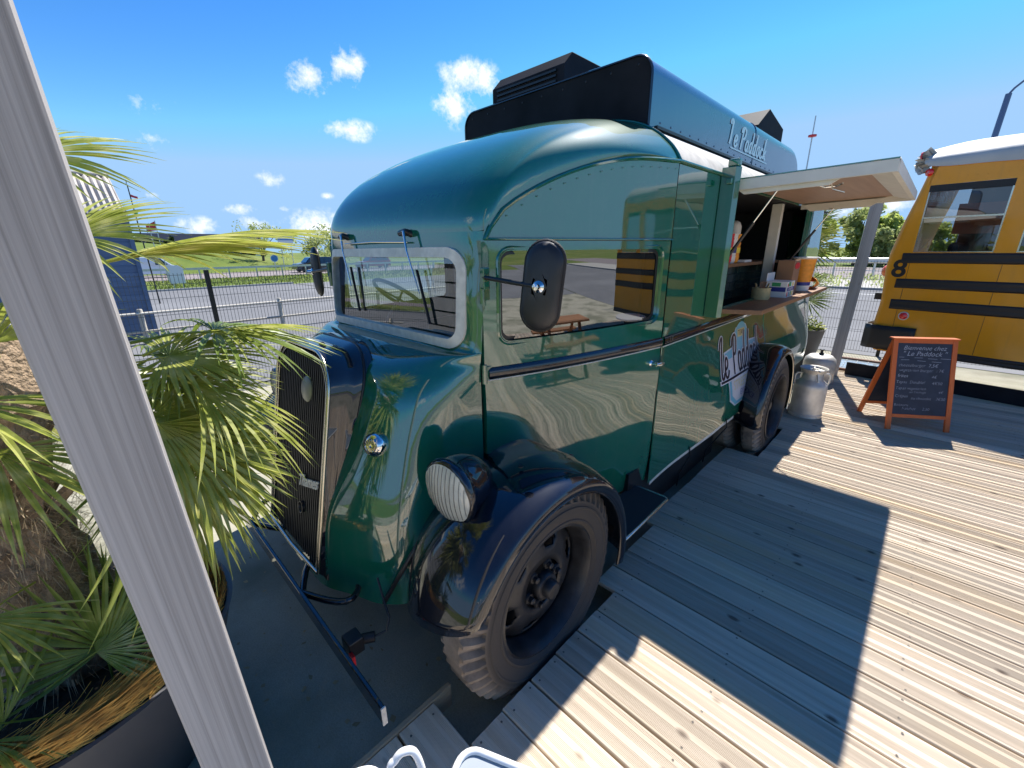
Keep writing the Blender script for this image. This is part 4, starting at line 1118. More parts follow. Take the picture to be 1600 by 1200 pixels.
# green frame post beside the opening, with hooked top
fp = MB().prism([(3.455, 1.248), (3.455, 1.150), (3.50, 1.128), (3.545, 1.150), (3.555, 1.175), (3.60, 1.175), (3.60, 1.248)], lambda a, b, d: (a, b, d), 1.475, 2.545)
frame_post = fp.build('hatch_post', 'green_paint', truck, fix=True, bevel=.004)
MB().box(3.42, 3.455, 1.16, 1.20, 2.43, 2.47).build('post_catch', 'green_paint', frame_post, bevel=.005)
MB().box(3.47, 3.53, 1.14, 1.22, 2.545, 2.60).build('post_cap', 'green_paint', frame_post, bevel=.012)
MB().prism([(6.36, 1.248), (6.36, 1.19), (6.45, 1.19), (6.45, 1.248)], lambda a, b, d: (a, b, d), 1.475, 2.50).build('hatch_post', 'green_paint', truck, fix=True, bevel=.004)
MB().box(6.46, 6.58, 1.20, 1.248, 2.02, 2.12).build('side_bracket', 'green_paint', truck, bevel=.004)
MB().box(3.62, 6.35, 1.235, 1.262, 1.478, 1.513).build('hatch_sill', 'green_paint', truck)
# counter board
ct = MB().prism([(3.80, 1.262), (3.93, .955), (6.80, .955), (6.80, 1.262)], lambda a, b, d: (a, b, d), 1.462, 1.500).build('counter', 'counter_wood', truck, fix=True, bevel=.003)
for x in (4.4, 5.6): MB().prism([(1.247, 1.46), (1.0, 1.46), (1.0, 1.44), (1.247, 1.40)], lambda a, b, d: (d, a, b), x, x + .03).build('counter_bracket', 'satin_black', truck, fix=True)
# inside: dado of dark glazed tiles, shelf, lining
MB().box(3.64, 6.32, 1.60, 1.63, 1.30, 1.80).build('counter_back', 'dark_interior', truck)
plain('glazed_tile', (.07, .09, .08), rough=.12, var=.5, vscale=3, coat=.6)
tile_me = None; tw, th = .178, .082
tb = MB().box(0, tw, 0, .012, 0, th); tme = bpy.data.meshes.new('tile'); tme.from_pydata(tb.v, [], tb.f); tme.materials.append(MATS['glazed_tile'])
for r_ in range(4):
    for c_ in range(14):
        x = 3.66 + c_ * (tw + .008) + (.09 if r_ % 2 else 0)
        if x + tw > 6.33: continue
        o = bpy.data.objects.new('tile', tme); COL.objects.link(o); o.parent = truck
        o.location = Vector((x, 1.586, 1.455 + r_ * (th + .008))) - truck.location
        o.rotation_euler = (random.uniform(-.03, .03), 0, random.uniform(-.02, .02))
MB().box(3.64, 6.32, 1.45, 1.72, 1.812, 1.845).build('inner_shelf', 'counter_wood', truck, bevel=.003)
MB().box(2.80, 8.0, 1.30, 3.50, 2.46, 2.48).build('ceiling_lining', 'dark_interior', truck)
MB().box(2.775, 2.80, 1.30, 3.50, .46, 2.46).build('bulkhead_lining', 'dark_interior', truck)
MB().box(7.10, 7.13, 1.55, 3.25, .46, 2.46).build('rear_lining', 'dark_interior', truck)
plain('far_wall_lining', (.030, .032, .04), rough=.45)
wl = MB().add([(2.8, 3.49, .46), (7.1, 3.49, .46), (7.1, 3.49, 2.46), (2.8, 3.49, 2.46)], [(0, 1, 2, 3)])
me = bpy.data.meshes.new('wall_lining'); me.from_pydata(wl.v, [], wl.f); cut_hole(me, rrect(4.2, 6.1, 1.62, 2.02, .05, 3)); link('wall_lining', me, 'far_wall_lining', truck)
MB().add([(4.15, 3.52, 1.58), (6.15, 3.52, 1.58), (6.15, 3.52, 2.06), (4.15, 3.52, 2.06)], [(0, 1, 2, 3)]).build('rear_window_glass', 'pane_glass', truck)
MB().box(5.62, 5.70, 1.34, 1.44, 1.50, 2.45).build('inner_post', 'white_frame', truck, bevel=.004)
MB().box(5.72, 5.78, 1.36, 1.42, 1.50, 2.45).build('inner_post', 'white_frame', truck, bevel=.004)
plain('steel', (.55, .55, .55), rough=.3, metal=1.0, var=.1)
plain('dark_steel', (.04, .042, .06), rough=.25, metal=.6)
MB().box(4.6, 6.0, 2.8, 3.4, .9, 1.62).build('fridge', 'dark_steel', truck, bevel=.01)
MB().box(3.3, 4.3, 2.7, 3.45, .9, 1.9).build('oven', 'dark_steel', truck, bevel=.01)
MB().tube([(5.5, 1.9, 1.50), (5.52, 1.9, 2.05)], .008, 8).build('tap_pipe', 'steel', truck, smooth=60)

# lettering drawn as brush strokes
LET = {
 'l': (.42, [[(-.02, 1.55), (.06, 2.0), (.2, 2.15), (.27, 1.95), (.2, 1.1), (.14, .3), (.2, .03), (.34, .06), (.42, .3)]]),
 'L': (.62, [[(.02, 1.75), (.0, 2.05), (.14, 2.2), (.26, 2.0), (.24, 1.4), (.2, .5), (.12, .02)]]),
 'e': (.50, [[(.06, .45), (.24, .5), (.38, .7), (.34, .95), (.22, 1.02), (.1, .85), (.05, .45), (.1, .1), (.24, 0), (.38, .12), (.48, .35)]]),
 'P': (.66, [[(.12, -.05), (.16, .8), (.24, 1.95)], [(.0, 1.5), (.06, 1.85), (.28, 2.05), (.52, 1.98), (.6, 1.6), (.52, 1.2), (.36, 1.02), (.2, 1.05)]]),
 'a': (.52, [[(.40, .85), (.28, 1.02), (.13, .9), (.05, .5), (.08, .12), (.2, 0), (.32, .2), (.40, .6), (.42, 1.02)], [(.42, 1.02), (.38, .4), (.40, .05), (.52, .1)]]),
 'd': (.54, [[(.40, .85), (.28, 1.02), (.13, .9), (.05, .5), (.08, .12), (.2, 0), (.32, .2), (.40, .6)], [(.50, 2.1), (.44, 1.2), (.38, .4), (.42, .05), (.53, .1)]]),
 'o': (.50, [[(.25, 1.02), (.12, .9), (.05, .5), (.1, .1), (.22, 0), (.36, .12), (.41, .5), (.36, .9), (.25, 1.02), (.38, .98), (.5, .9)]]),
 'c': (.46, [[(.40, .82), (.3, 1.02), (.14, .92), (.05, .5), (.1, .1), (.22, 0), (.36, .12), (.46, .3)]]),
 'k': (.58, [[(.2, 2.1), (.12, 1.0), (.08, 0)], [(.46, 1.0), (.3, .7), (.12, .55), (.3, .35), (.38, .05), (.56, .12)]]),
}
def write(txt, size, slant=.25, gap=.06, space=.5):
    x = 0; out = []
    for ch in txt:
        if ch == ' ': x += space; continue
        w, st = LET[ch]
        for s_ in st:
            s2 = spline([(p[0], p[1]) for p in s_], 4)
            out.append([((x + p[0] + slant * p[1]) * size, p[1] * size) for p in s2])
        x += w + gap
    return out, x * size
plain('decal_blue', (.16, .50, .66), rough=.3, coat=.5); plain('decal_white', (.72, .72, .76), rough=.3, coat=.5); plain('decal_ink', (.012, .010, .022), rough=.3)
plain('decal_cream', (.66, .58, .30), rough=.3); plain('decal_indigo', (.10, .10, .34), rough=.3); paint('sign_ink', (.72, .80, .84), rough=.12, wav=.0, dust=.02, ior=2.3)
def drape(me, off):
    """lay a flat (x, z) mesh on the swelling body side: slice it finely, then follow the surface"""
    bm = bmesh.new(); bm.from_mesh(me)
    for ax, k0, k1, st_ in ((2, .4, 1.4, .05), (0, 3.6, 5.3, .12)):
        k = k0
        while k < k1:
            co = [0, 0, 0]; co[ax] = k; no = [0, 0, 0]; no[ax] = 1
            bmesh.ops.bisect_plane(bm, geom=bm.verts[:] + bm.edges[:] + bm.faces[:], dist=1e-6, plane_co=co, plane_no=no); k += st_
    bm.to_mesh(me); bm.free()
    for v in me.vertices: v.co.y = YC - hb(v.co.x, v.co.z) - off
    me.update(); return me
def flat_poly(name, pts, mat, parent, off):
    me = bpy.data.meshes.new(name); me.from_pydata([(x, 0, z) for x, z in pts], [], [tuple(range(len(pts)))])
    return link(name, drape(me, off), mat, parent)
def strokes(name, st, w, ox, oz_, mat, parent, off, kx=1.0, kz=0.0):
    b = ribbon(st, w, (ox, 0, oz_), (kx, 0, kz), (0, 0, 1), (0, -1, 0))
    me = bpy.data.meshes.new(name); me.from_pydata([tuple(v) for v in b.v], [], b.f)
    for v in me.vertices: v.co.y = YC - hb(v.co.x, v.co.z) - off + v.co.y
    return link(name, me, mat, parent)
def letters(txt, size, x, z, mat, parent, off, kx=1.0, kz=0.0, **k):
    me = text_mesh(txt, size, **k); place_flat(me, (x, 0, z), (kx, 0, kz), (0, 0, 1), (0, -1, 0)); link('decal_line', drape(me, off), mat, parent)
dc = 4.44
shield = [(dc - .30, .58), (dc + .18, .58), (dc + .44, .70), (dc + .50, 1.09), (dc + .24, 1.10)] + arc(dc + .02, 1.10, .215, 4, 176, 14) + [(dc - .22, 1.10), (dc - .46, 1.08), (dc - .44, .66)]
decal = flat_poly('decal', [(x + (x - dc) * .04, z + (.012 if z > .8 else -.012)) for x, z in shield], 'decal_white', truck, .0012)
flat_poly('decal_field', shield, 'decal_blue', decal, .0022)
flat_poly('decal_band', [(dc - .42, .84), (dc + .45, .84), (dc + .47, 1.04), (dc - .42, 1.02)], 'decal_white', decal, .0032)
flat_poly('decal_foot', [(dc - .28, .61), (dc + .17, .61), (dc + .40, .71), (dc + .43, .83), (dc - .40, .83), (dc - .40, .69)], 'decal_white', decal, .0032)
flat_poly('decal_plate', [(dc - .085, 1.175), (dc + .125, 1.175), (dc + .125, 1.250), (dc - .085, 1.250)], 'decal_cream', decal, .0034)
letters('TEAM', .070, dc + .02, 1.212, 'decal_ink', decal, .0046)
st, w_ = write('le Paddock', .165, slant=.14)
kx_ = 1.22 / w_ * .93
strokes('decal_outline', st, .050, dc - .62, .875, 'decal_white', decal, .0044, kx_)
strokes('decal_script', st, .026, dc - .62, .875, 'decal_ink', decal, .0056, kx_)
strokes('decal_rule', [[(-.64 + i * .05, .848) for i in range(26)]], .040, dc, 0, 'decal_white', decal, .0048)
strokes('decal_rule', [[(-.62 + i * .05, .849) for i in range(25)]], .020, dc, 0, 'decal_ink', decal, .0060)
letters('STREETFOOD', .118, dc + .0, .765, 'decal_cream', decal, .0046, kx=.98)
letters('EXPRESS', .082, dc - .02, .672, 'decal_indigo', decal, .0046, kx=1.05)
me = text_mesh('V8', .05, bold=.001, shear=.3); place_flat(me, (2.86, side(-1, 1.15) - .0195, 1.385), (1, 0, 0), (0, 0, 1), (0, -1, 0)); link('side_badge', me, 'dull_chrome', truck)
# roof sign
st, w_ = write('Le Paddock', .085, slant=.06, gap=.10, space=.30)
ribbon(st, .018, (4.20, 1.4985, 2.850), (1.10 / w_, 0, 0), (0, 0, 1), (0, -1, 0), .003).build('sign_script', 'sign_ink', sign_box)
ribbon([[(0, 0), (1.10, 0)]], .012, (4.26, 1.4985, 2.828), (1, 0, 0), (0, 0, 1), (0, -1, 0), .003).build('sign_rule', 'sign_ink', sign_box)

# ------------------------------------------------------------------ things on the counter and shelf
plain('card_white', (.78, .78, .78), rough=.6); plain('card_brown', (.30, .17, .10), rough=.8, var=.1); plain('card_orange', (.80, .30, .03), rough=.6, var=.15, vscale=25)
plain('ink_navy', (.03, .04, .25), rough=.5); plain('ink_green', (.05, .33, .12), rough=.5); plain('ink_red', (.62, .03, .05), rough=.5); plain('ink_teal', (.03, .30, .42), rough=.5); plain('ink_yellow', (.80, .62, .05), rough=.5)
plain('wood_pale', (.55, .43, .22), rough=.6, var=.15, vscale=30)
bx = thing('printed_carton', 'small white printed carton with coloured blocks standing on the truck counter', 'carton', (5.2, 1.12, 1.5))
MB().box(5.06, 5.36, 1.04, 1.24, 1.5005, 1.66).build('carton', 'card_white', bx, bevel=.003)
yb = 1.0385
def lab(x0, x1, z0, z1, mat, nm='print'): MB().box(x0, x1, yb - .0006, yb, z0, z1).build(nm, mat, bx)
lab(5.065, 5.355, 1.565, 1.603, 'ink_navy'); lab(5.11, 5.20, 1.612, 1.655, 'ink_green'); lab(5.07, 5.10, 1.61, 1.64, 'ink_red'); lab(5.26, 5.30, 1.61, 1.645, 'ink_yellow')
for i, mtn in enumerate(('ink_red', 'ink_teal', 'ink_green', 'ink_yellow')): lab(5.07 + i * .07, 5.11 + i * .07, 1.512, 1.558, mtn)
me = text_mesh('LES RICETTES', .030, bold=.0006); place_flat(me, (5.21, yb - .0012, 1.583), (1, 0, 0), (0, 0, 1), (0, -1, 0)); link('print', me, 'card_white', bx)
xb = 5.0595
for z0, z1, y0, y1, mtn in ((1.56, 1.605, 1.05, 1.23, 'ink_navy'), (1.612, 1.65, 1.10, 1.18, 'ink_green')): MB().box(xb - .0006, xb, y0, y1, z0, z1).build('print', mtn, bx)
MB().box(5.08, 5.36, 1.238, 1.244, 1.655, 1.74).build('lid', 'card_white', bx)
t = thing('cutlery_pot', 'pale wooden pot of cutlery on the truck counter beside the white carton', 'pot', (4.78, 1.2, 1.5))
MB().lathe([(0, 0), (.075, 0), (.085, .02), (.082, .10), (.086, .115), (.076, .115), (.07, .03), (0, .03)], (4.78, 1.2, 1.5005), (0, 0, 1), 20).build('pot', 'wood_pale', t, smooth=40)
for i in range(7):
    a = random.uniform(0, 6.3); MB().bar((4.78 + .03 * math.cos(a), 1.2 + .03 * math.sin(a), 1.54), (4.78 + .07 * math.cos(a), 1.2 + .07 * math.sin(a), 1.54 + random.uniform(.09, .15)), .022, .004).build('wooden_fork', 'wood_pale' if i % 2 else 'card_brown', t)
t = thing('brown_box', 'tall brown cardboard box with a red oval label at the back of the counter', 'box', (5.62, 1.2, 1.5))
MB().box(5.50, 5.78, 1.10, 1.26, 1.5005, 1.86).build('carton', 'card_brown', t, bevel=.003)
MB().prism([(5.64 + .11 * math.cos(R(a)), 1.80 + .035 * math.sin(R(a))) for a in range(0, 360, 20)], lambda a, b, d: (a, d, b), 1.0965, 1.098).build('label', 'ink_red', t, fix=True)
t = thing('snack_cup', 'tall orange and white snack cup at the far end of the counter', 'cup', (6.1, 1.12, 1.5))
MB().lathe([(0, 0), (.085, 0), (.09, .06)], (6.1, 1.12, 1.5005), (0, 0, 1), 24).build('cup_base', 'card_white', t, smooth=40)
MB().lathe([(.0905, .06), (.092, .10)], (6.1, 1.12, 1.5005), (0, 0, 1), 24).build('cup_band', 'ink_navy', t, smooth=40)
MB().lathe([(.0925, .10), (.112, .36)], (6.1, 1.12, 1.5005), (0, 0, 1), 24).build('cup_body', 'card_orange', t, smooth=40)
MB().lathe([(.112, .36), (.135, .372), (.135, .382), (0, .385)], (6.1, 1.12, 1.5005), (0, 0, 1), 24).build('cup_lid', 'card_white', t, smooth=40)
t = thing('snack_bag', 'crumpled orange and yellow paper bag lying at the end of the counter', 'bag', (6.45, 1.1, 1.5))
rows = []
for i in range(7):
    u = i / 6; rows.append([(6.28 + .38 * u, 1.1 + .10 * math.cos(R(a)) * (1 - .3 * u) + random.uniform(-.012, .012), 1.505 + max(0, (.08 * (1 - u * .55)) * (1 + math.sin(R(a))) + random.uniform(-.01, .01))) for a in range(0, 360, 30)])
MB().grid(rows, closed_u=True).build('bag', 'card_orange', t, smooth=50)
for i, (x, mtn, lb) in enumerate(((4.52, 'ink_teal', 'blue'), (4.63, 'ink_red', 'red'), (4.74, 'card_white', 'white'), (4.85, 'card_orange', 'orange'))):
    t = thing('paper_cups', f'{lb} stack of paper cups on the shelf inside the truck hatch', 'cup stack', (x, 1.52, 1.845), 'cup stacks on the truck shelf')
    pr = [(0, 0), (.034, 0)]
    for k in range(6): pr += [(.046, .03 + k * .042), (.043, .033 + k * .042)]
    pr += [(.047, .28), (0, .28)]
    MB().lathe(pr, (x, 1.52, 1.8455), (0, 0, 1), 16).build('cups', mtn, t, smooth=30)
    MB().lathe([(.0475, .10), (.0475, .15)], (x, 1.52, 1.8455), (0, 0, 1), 16).build('band', 'ink_yellow' if i % 2 else 'ink_navy', t, smooth=30)
t = tag(MB().lathe([(0, 0), (.07, 0), (.075, .02), (.075, .36), (.06, .40), (.03, .42), (0, .42)], (5.02, 1.62, 1.846), (0, 0, 1), 24).build('dispenser', 'card_white', None, smooth=40), 'white cylindrical dispenser on the shelf behind the cup stacks', 'dispenser')
tag(MB().box(5.05, 5.28, 1.47, 1.57, 1.8455, 1.87).build('napkins', 'card_white', None, bevel=.004), 'small flat pack of white napkins on the truck shelf', 'napkins')

# ------------------------------------------------------------------ chalkboard
wood('orange_frame', (.62, .16, .045), (.50, .115, .03), (.25, .05, .02), axis=2, grain=30, along=2, knots=0, randcol=.03, rough=.5)
plain('slate', (.020, .028, .052), rough=.6, var=.35, vscale=5)
plain('chalk', (.30, .33, .40), rough=.95)
cbf = Vector((6.143, .038, 0)); cw = Vector((.548, -.837, 0)); cn = Vector((-.837, -.548, 0)); CW = .62; CH = 1.0
cb = thing('chalkboard_sign', 'orange framed A-board with chalked menu standing open on the deck', 'chalkboard', cbf + cw * CW / 2 - cn * .28)
top_c = cbf - cn * .26 + Vector((0, 0, CH))
upf = (Vector((0, 0, CH)) - cn * .26).normalized(); nf = cw.cross(upf); nf = nf if nf.dot(cn) > 0 else -nf
upb = (Vector((0, 0, CH)) + cn * .30).normalized(); nb_ = cw.cross(upb); nb_ = nb_ if nb_.dot(cn) < 0 else -nb_
def leaf(org, up, nrm, chalk):
    Ln = CH / up.z; hw = .024
    pan = MB().obox(org + cw * CW / 2 + up * (.17 + (Ln - .22) / 2), cw, up, nrm, CW / 2 - .045, (Ln - .22) / 2, .005).build('panel', 'slate', cb)
    for u in (hw, CW - hw): MB().obox(org + cw * u + up * Ln / 2, cw, up, nrm, hw, Ln / 2, .013).build('leg', 'orange_frame', cb, bevel=.002)
    MB().obox(org + cw * CW / 2 + up * (Ln - hw), cw, up, nrm, CW / 2 - 2 * hw - .001, hw, .0125).build('rail', 'orange_frame', cb, bevel=.002)
    MB().obox(org + cw * CW / 2 + up * .16, cw, up, nrm, CW / 2 - 2 * hw - .001, .019, .0125).build('rail', 'orange_frame', cb, bevel=.002)
    return pan
pan = leaf(cbf, upf, nf, True)
leaf(cbf - cn * .56, upb, nb_, False)
MB().obox(cbf + cw * CW / 2 - cn * .27 + Vector((0, 0, CH + .004)), cw, cn, (0, 0, 1), CW / 2 + .006, .045, .008).build('top_rail', 'orange_frame', cb, bevel=.002)
def chalk(txt, u, v, size, shear=.2, align='LEFT'):
    me = text_mesh(txt, size, shear=shear, bold=-.0006 if size < .05 else 0, align=align)
    for k, vtx in enumerate(me.vertices): vtx.co.y += .0016 * math.sin(vtx.co.x * 160 + v * 50) ; vtx.co.x += .001 * math.sin(vtx.co.y * 300)
    place_flat(me, cbf + cw * u + upf * v + nf * .0062, cw, upf, nf); link('chalk_line', me, 'chalk', pan)
chalk('Bienvenue chez', .31, .93, .066, .3, 'CENTER'); chalk('" Le Paddock "', .31, .865, .072, .3, 'CENTER')
dsh = [[(.07, .825), (.12, .825)], [(.22, .822), (.30, .822)], [(.35, .815), (.44, .813)], [(.47, .818), (.57, .815)], [(.09, .795), (.17, .797)], [(.25, .790), (.33, .785)], [(.39, .782), (.48, .777)]]
ribbon(dsh, .004, cbf, cw, upf, nf, .0066).build('chalk_dashes', 'chalk', pan)
for txt, u, v, s_ in (('cheeseburger', .07, .735, .048), ('7,5€', .36, .735, .05), ('vegetarien burger', .08, .68, .046), (': 7€', .44, .68, .046), ('frites', .07, .615, .05), ('4€', .40, .61, .046),
                      ('Tapas  Double!', .06, .545, .046), ('4€50', .41, .54, .046), ('Tapas vegetarien', .06, .475, .044), ('au fromage', .20, .435, .036), ('4€', .48, .44, .04),
                      ('Crêpes', .06, .385, .044), ('au chocolat', .22, .365, .042), ('3€50', .46, .365, .042), ('Boissons', .06, .285, .040), ('fraiches', .14, .245, .044), ('2,50', .34, .245, .040)):
    chalk(txt, u, v, s_)

# ------------------------------------------------------------------ milk churn, keg, planter, cold frame
plain('churn_metal', (.60, .58, .54), rough=.55, metal=.55, var=.22, vscale=7, bump=.12, bscale=12)
ch = thing('milk_churn', 'dented aluminium milk churn with ring lid standing on the deck by the rear wheel', 'milk churn', (6.03, .80, 0))
cc = (6.03, .80, 0.001)
MB().lathe([(0, 0), (.168, 0), (.174, .008), (.172, .03), (.176, .034), (.176, .045), (.170, .05), (.172, .36), (.172, .395), (.160, .425), (.118, .462), (.108, .48), (.108, .57)], cc, (0, 0, 1), 40).build('churn_body', 'churn_metal', ch, smooth=35)
MB().lathe([(.109, .545), (.124, .55), (.140, .595), (.146, .60), (.143, .606), (.132, .60), (.115, .572), (.06, .565), (0, .57)], cc, (0, 0, 1), 40).build('lid', 'churn_metal', ch, smooth=35)
MB().tube([(6.03 - .04, .80, .565), (6.03 - .03, .80, .605), (6.03 + .03, .80, .605), (6.03 + .04, .80, .565)], .010, 8).build('lid_handle', 'churn_metal', ch, smooth=60)
for s_ in (-1, 1):
    d_ = Vector((-.62, .78 * s_ if s_ > 0 else -.78, 0)).normalized(); d_ = Vector((-.45, .89, 0)) if s_ > 0 else Vector((.45, -.89, 0))
    p = Vector(cc)
    MB().tube([p + d_ * .108 + Vector((0, 0, .54)), p + d_ * .165 + Vector((0, 0, .535)), p + d_ * .185 + Vector((0, 0, .50)), p + d_ * .182 + Vector((0, 0, .43)), p + d_ * .168 + Vector((0, 0, .39))], .011, 8).build('handle', 'churn_metal', ch, smooth=60)
MB().bar(Vector(cc) + Vector((-.10, -.06, .575)), Vector(cc) + Vector((-.125, -.085, .46)), .022, .012).build('clasp', 'churn_metal', ch, bevel=.003)
MB().tube([Vector(cc) + Vector((-.03, 0, .60)), Vector(cc) + Vector((-.10, -.06, .615)), Vector(cc) + Vector((-.125, -.08, .585))], .009, 8).build('clasp_lever', 'churn_metal', ch, smooth=60)
kg = thing('gas_cylinder', 'squat pale steel gas cylinder with a black tap behind the milk churn', 'gas cylinder', (7.75, .98, 0))
MB().lathe([(0, 0), (.20, 0), (.21, .02), (.21, .30), (.195, .37), (.15, .415), (.06, .43), (0, .43)], (7.75, .98, .001), (0, 0, 1), 32).build('bottle', 'churn_metal', kg, smooth=40)
MB().lathe([(.035, .42), (.035, .45), (.018, .455), (.018, .49), (.032, .495), (.032, .51), (0, .515)], (7.75, .98, .001), (0, 0, 1), 16).build('tap', 'satin_black', kg, smooth=40)
plain('pot_grey', (.13, .125, .115), rough=.6, var=.15)
plain('yellow_leaf', (.42, .46, .05), rough=.6, var=.3, vscale=30)
pt = thing('tall_planter', 'tall grey planter of yellow green shrubs behind the back of the truck', 'planter', (8.95, 1.42, G))
MB().lathe([(0, 0), (.13, 0), (.15, .02), (.27, .78), (.275, .80), (.255, .80), (.25, .74), (0, .74)], (8.95, 1.42, G + .001), (0, 0, 1), 28).build('pot', 'pot_grey', pt, smooth=40)
lf = MB()
for i in range(420):
    a = random.uniform(0, 6.28); r_ = .25 * math.sqrt(random.random()); z = .60 + random.random() * .24 * (1.15 - r_ / .3)
    c = Vector((8.95 + r_ * math.cos(a), 1.42 + r_ * math.sin(a), z)); u = Vector((random.uniform(-1, 1), random.uniform(-1, 1), random.uniform(-.3, 1))).normalized(); w_ = u.cross(Vector((random.uniform(-1, 1), random.uniform(-1, 1), 1))).normalized()
    lf.add([c, c + u * .025 + w_ * .012, c + u * .055, c + u * .025 - w_ * .012], [(0, 1, 2, 3)])
stuff(lf.build('foliage', 'yellow_leaf', pt))
cf = thing('cold_frame', 'low brown timber frame with a glazed top lying beyond the deck', 'cold frame', (9.2, .7, G))
wood('brown_timber', (.20, .11, .075), (.13, .07, .05), (.05, .03, .02), axis=0, knots=.2)
plain('glazing', (.42, .50, .58), rough=.08, coat=1.0)
for x0, x1, y0, y1 in ((8.80, 8.86, .30, 1.35), (9.74, 9.80, .30, 1.35), (8.861, 9.739, .30, .36), (8.861, 9.739, 1.29, 1.35)): MB().box(x0, x1, y0, y1, G + .002, .03).build('side_board', 'brown_timber', cf, bevel=.003)
MB().box(8.862, 9.738, .362, 1.288, -.02, .0).build('glazed_top', 'glazing', cf)
for i in range(1, 6): MB().box(8.863, 9.737, .362 + i * .154, .370 + i * .154, .0015, .008).build('glazing_bar', 'steel', cf)
for i in range(1, 5): MB().box(8.86 + i * .175, 8.867 + i * .175, .363, 1.287, .009, .014).build('glazing_bar', 'steel', cf)
MB().bar((9.85, .45, -.10), (10.9, .30, -.10), .06, .05).build('timber', 'brown_timber', cf)

# ------------------------------------------------------------------ timber posts
wood('grey_timber', (.50, .47, .45), (.19, .175, .165), (.06, .05, .045), axis=2, grain=170, along=.8, knots=.8, randcol=.03, rough=.8, knotscale=(9., 3.2), knotfew=.22)
def post(name, label, base, top, w, dpt, yaw, mat='grey_timber'):
    base = Vector(base); top = Vector(top); up = (top - base); ln = up.length; up.normalize()
    ax = Vector((math.cos(yaw), math.sin(yaw), 0)); ax = (ax - up * ax.dot(up)).normalized(); ay = up.cross(ax)
    me_b = MB().obox((0, 0, ln / 2), (1, 0, 0), (0, 1, 0), (0, 0, 1), w / 2, dpt / 2, ln / 2)
    o = me_b.build(name, mat, None, bevel=.004)
    mtx = Matrix((ax, ay, up)).transposed().to_4x4(); mtx.translation = base; o.matrix_world = mtx
    return o
p_ = post('timber_post', 'weathered grey timber post rising close by on the left across the view', (.058, .795, G), (-.052, .795, 3.2), .092, .09, R(-4))
tag(p_, 'weathered grey timber post rising close by on the left across the view', 'post')
p_ = post('timber_post', '', (8.33, .865, 0), (8.52, .80, 3.05), .145, .145, R(8)); p_.location.z = .001
tag(p_, 'grey timber post at the far deck corner between the truck and the yellow bus', 'post')
MB().box(-.02, .02, -.02, .02, 0, .02)

# ------------------------------------------------------------------ palms
def leafmat(name, c1, c2, c3, trans=.25, rough=.45):
    mt, n, b = newmat(name); nn = n.nodes; ll = n.links
    tcn = nn.new('ShaderNodeTexCoord'); t = nn.new('ShaderNodeTexNoise'); t.inputs['Scale'].default_value = 5; t.inputs['Detail'].default_value = 4
    ll.new(tcn.outputs['Object'], t.inputs['Vector'])
    cr_ = nn.new('ShaderNodeValToRGB'); e = cr_.color_ramp.elements
    e[0].position = .32; e[0].color = (*c1, 1); e[1].position = .72; e[1].color = (*c3, 1); m_ = e.new(.5); m_.color = (*c2, 1)
    ll.new(t.outputs['Fac'], cr_.inputs[0]); ll.new(cr_.outputs[0], b.inputs['Base Color'])
    b.inputs['Roughness'].default_value = rough; b.inputs['Specular IOR Level'].default_value = .5
    tr = nn.new('ShaderNodeBsdfTranslucent'); ll.new(cr_.outputs[0], tr.inputs[0])
    mx = nn.new('ShaderNodeMixShader'); mx.inputs[0].default_value = trans
    o = nn['Material Output']; ll.new(b.outputs[0], mx.inputs[1]); ll.new(tr.outputs[0], mx.inputs[2]); ll.new(mx.outputs[0], o.inputs['Surface'])
    return mt
leafmat('palm_leaf', (.26, .31, .05), (.42, .45, .09), (.64, .61, .26), trans=.4, rough=.35)
leafmat('palm_leaf_dark', (.11, .17, .03), (.19, .26, .045), (.34, .38, .09), trans=.35, rough=.4)
leafmat('palm_leaf_dry', (.36, .24, .09), (.46, .32, .12), (.55, .42, .2), trans=.1, rough=.8)
plain('palm_fibre', (.36, .26, .175), rough=.95, var=.5, vscale=18, bump=.9, bscale=60)
def frond_mesh(length=.6, n=26, spread=150, droop=.25, split=.42, seed=0, stalk=.5, curl=.1, mat='palm_leaf', wid=1.0):
    """fan frond: hub at origin, midrib along +X, blade in XY, upper side +Z, stalk running back along -X"""
    rnd = random.Random(seed); b = MB()
    step = R(spread) * 2 / n
    for i in range(n):
        a = -R(spread) + step * (i + .5) + rnd.uniform(-.03, .03)
        ln = length * (1 - .28 * abs(a) / R(160)) * rnd.uniform(.9, 1.08)
        dr = droop * rnd.uniform(.6, 1.5) * (1 + (2.0 if rnd.random() < .10 else 0)); tw = rnd.uniform(-.1, .1)
        rows = []
        for k in range(8):
            t = k / 7; r = ln * t
            w = min(r * math.tan(step / 2) * 1.02, split * ln * math.tan(step / 2) * 1.15 * wid) if t < .62 else split * ln * math.tan(step / 2) * 1.15 * wid * max(0.03, (1 - t) / .38)
            z = -dr * ln * max(0, t - .25) ** 2 * 1.6 + curl * ln * t * (1 - t); fold = .55 * w + .0008
            d = Vector((math.cos(a + tw * t), math.sin(a + tw * t), 0)); s_ = Vector((-d.y, d.x, 0)); c = d * r * (1 - .1 * dr * t); c.z = z
            rows.append([c + s_ * w + Vector((0, 0, fold)), c, c - s_ * w + Vector((0, 0, fold))])
        b.grid(rows)
    if stalk: b.tube([(-stalk, 0, -.25 * stalk), (-stalk * .5, 0, -.07 * stalk), (0, 0, 0), (.06, 0, .002)], [.013, .009, .008, .004], 6)
    me = bpy.data.meshes.new('frond'); me.from_pydata([tuple(v) for v in b.v], [], b.f); me.materials.append(MATS[mat])
    for p in me.polygons: p.use_smooth = False
    return me
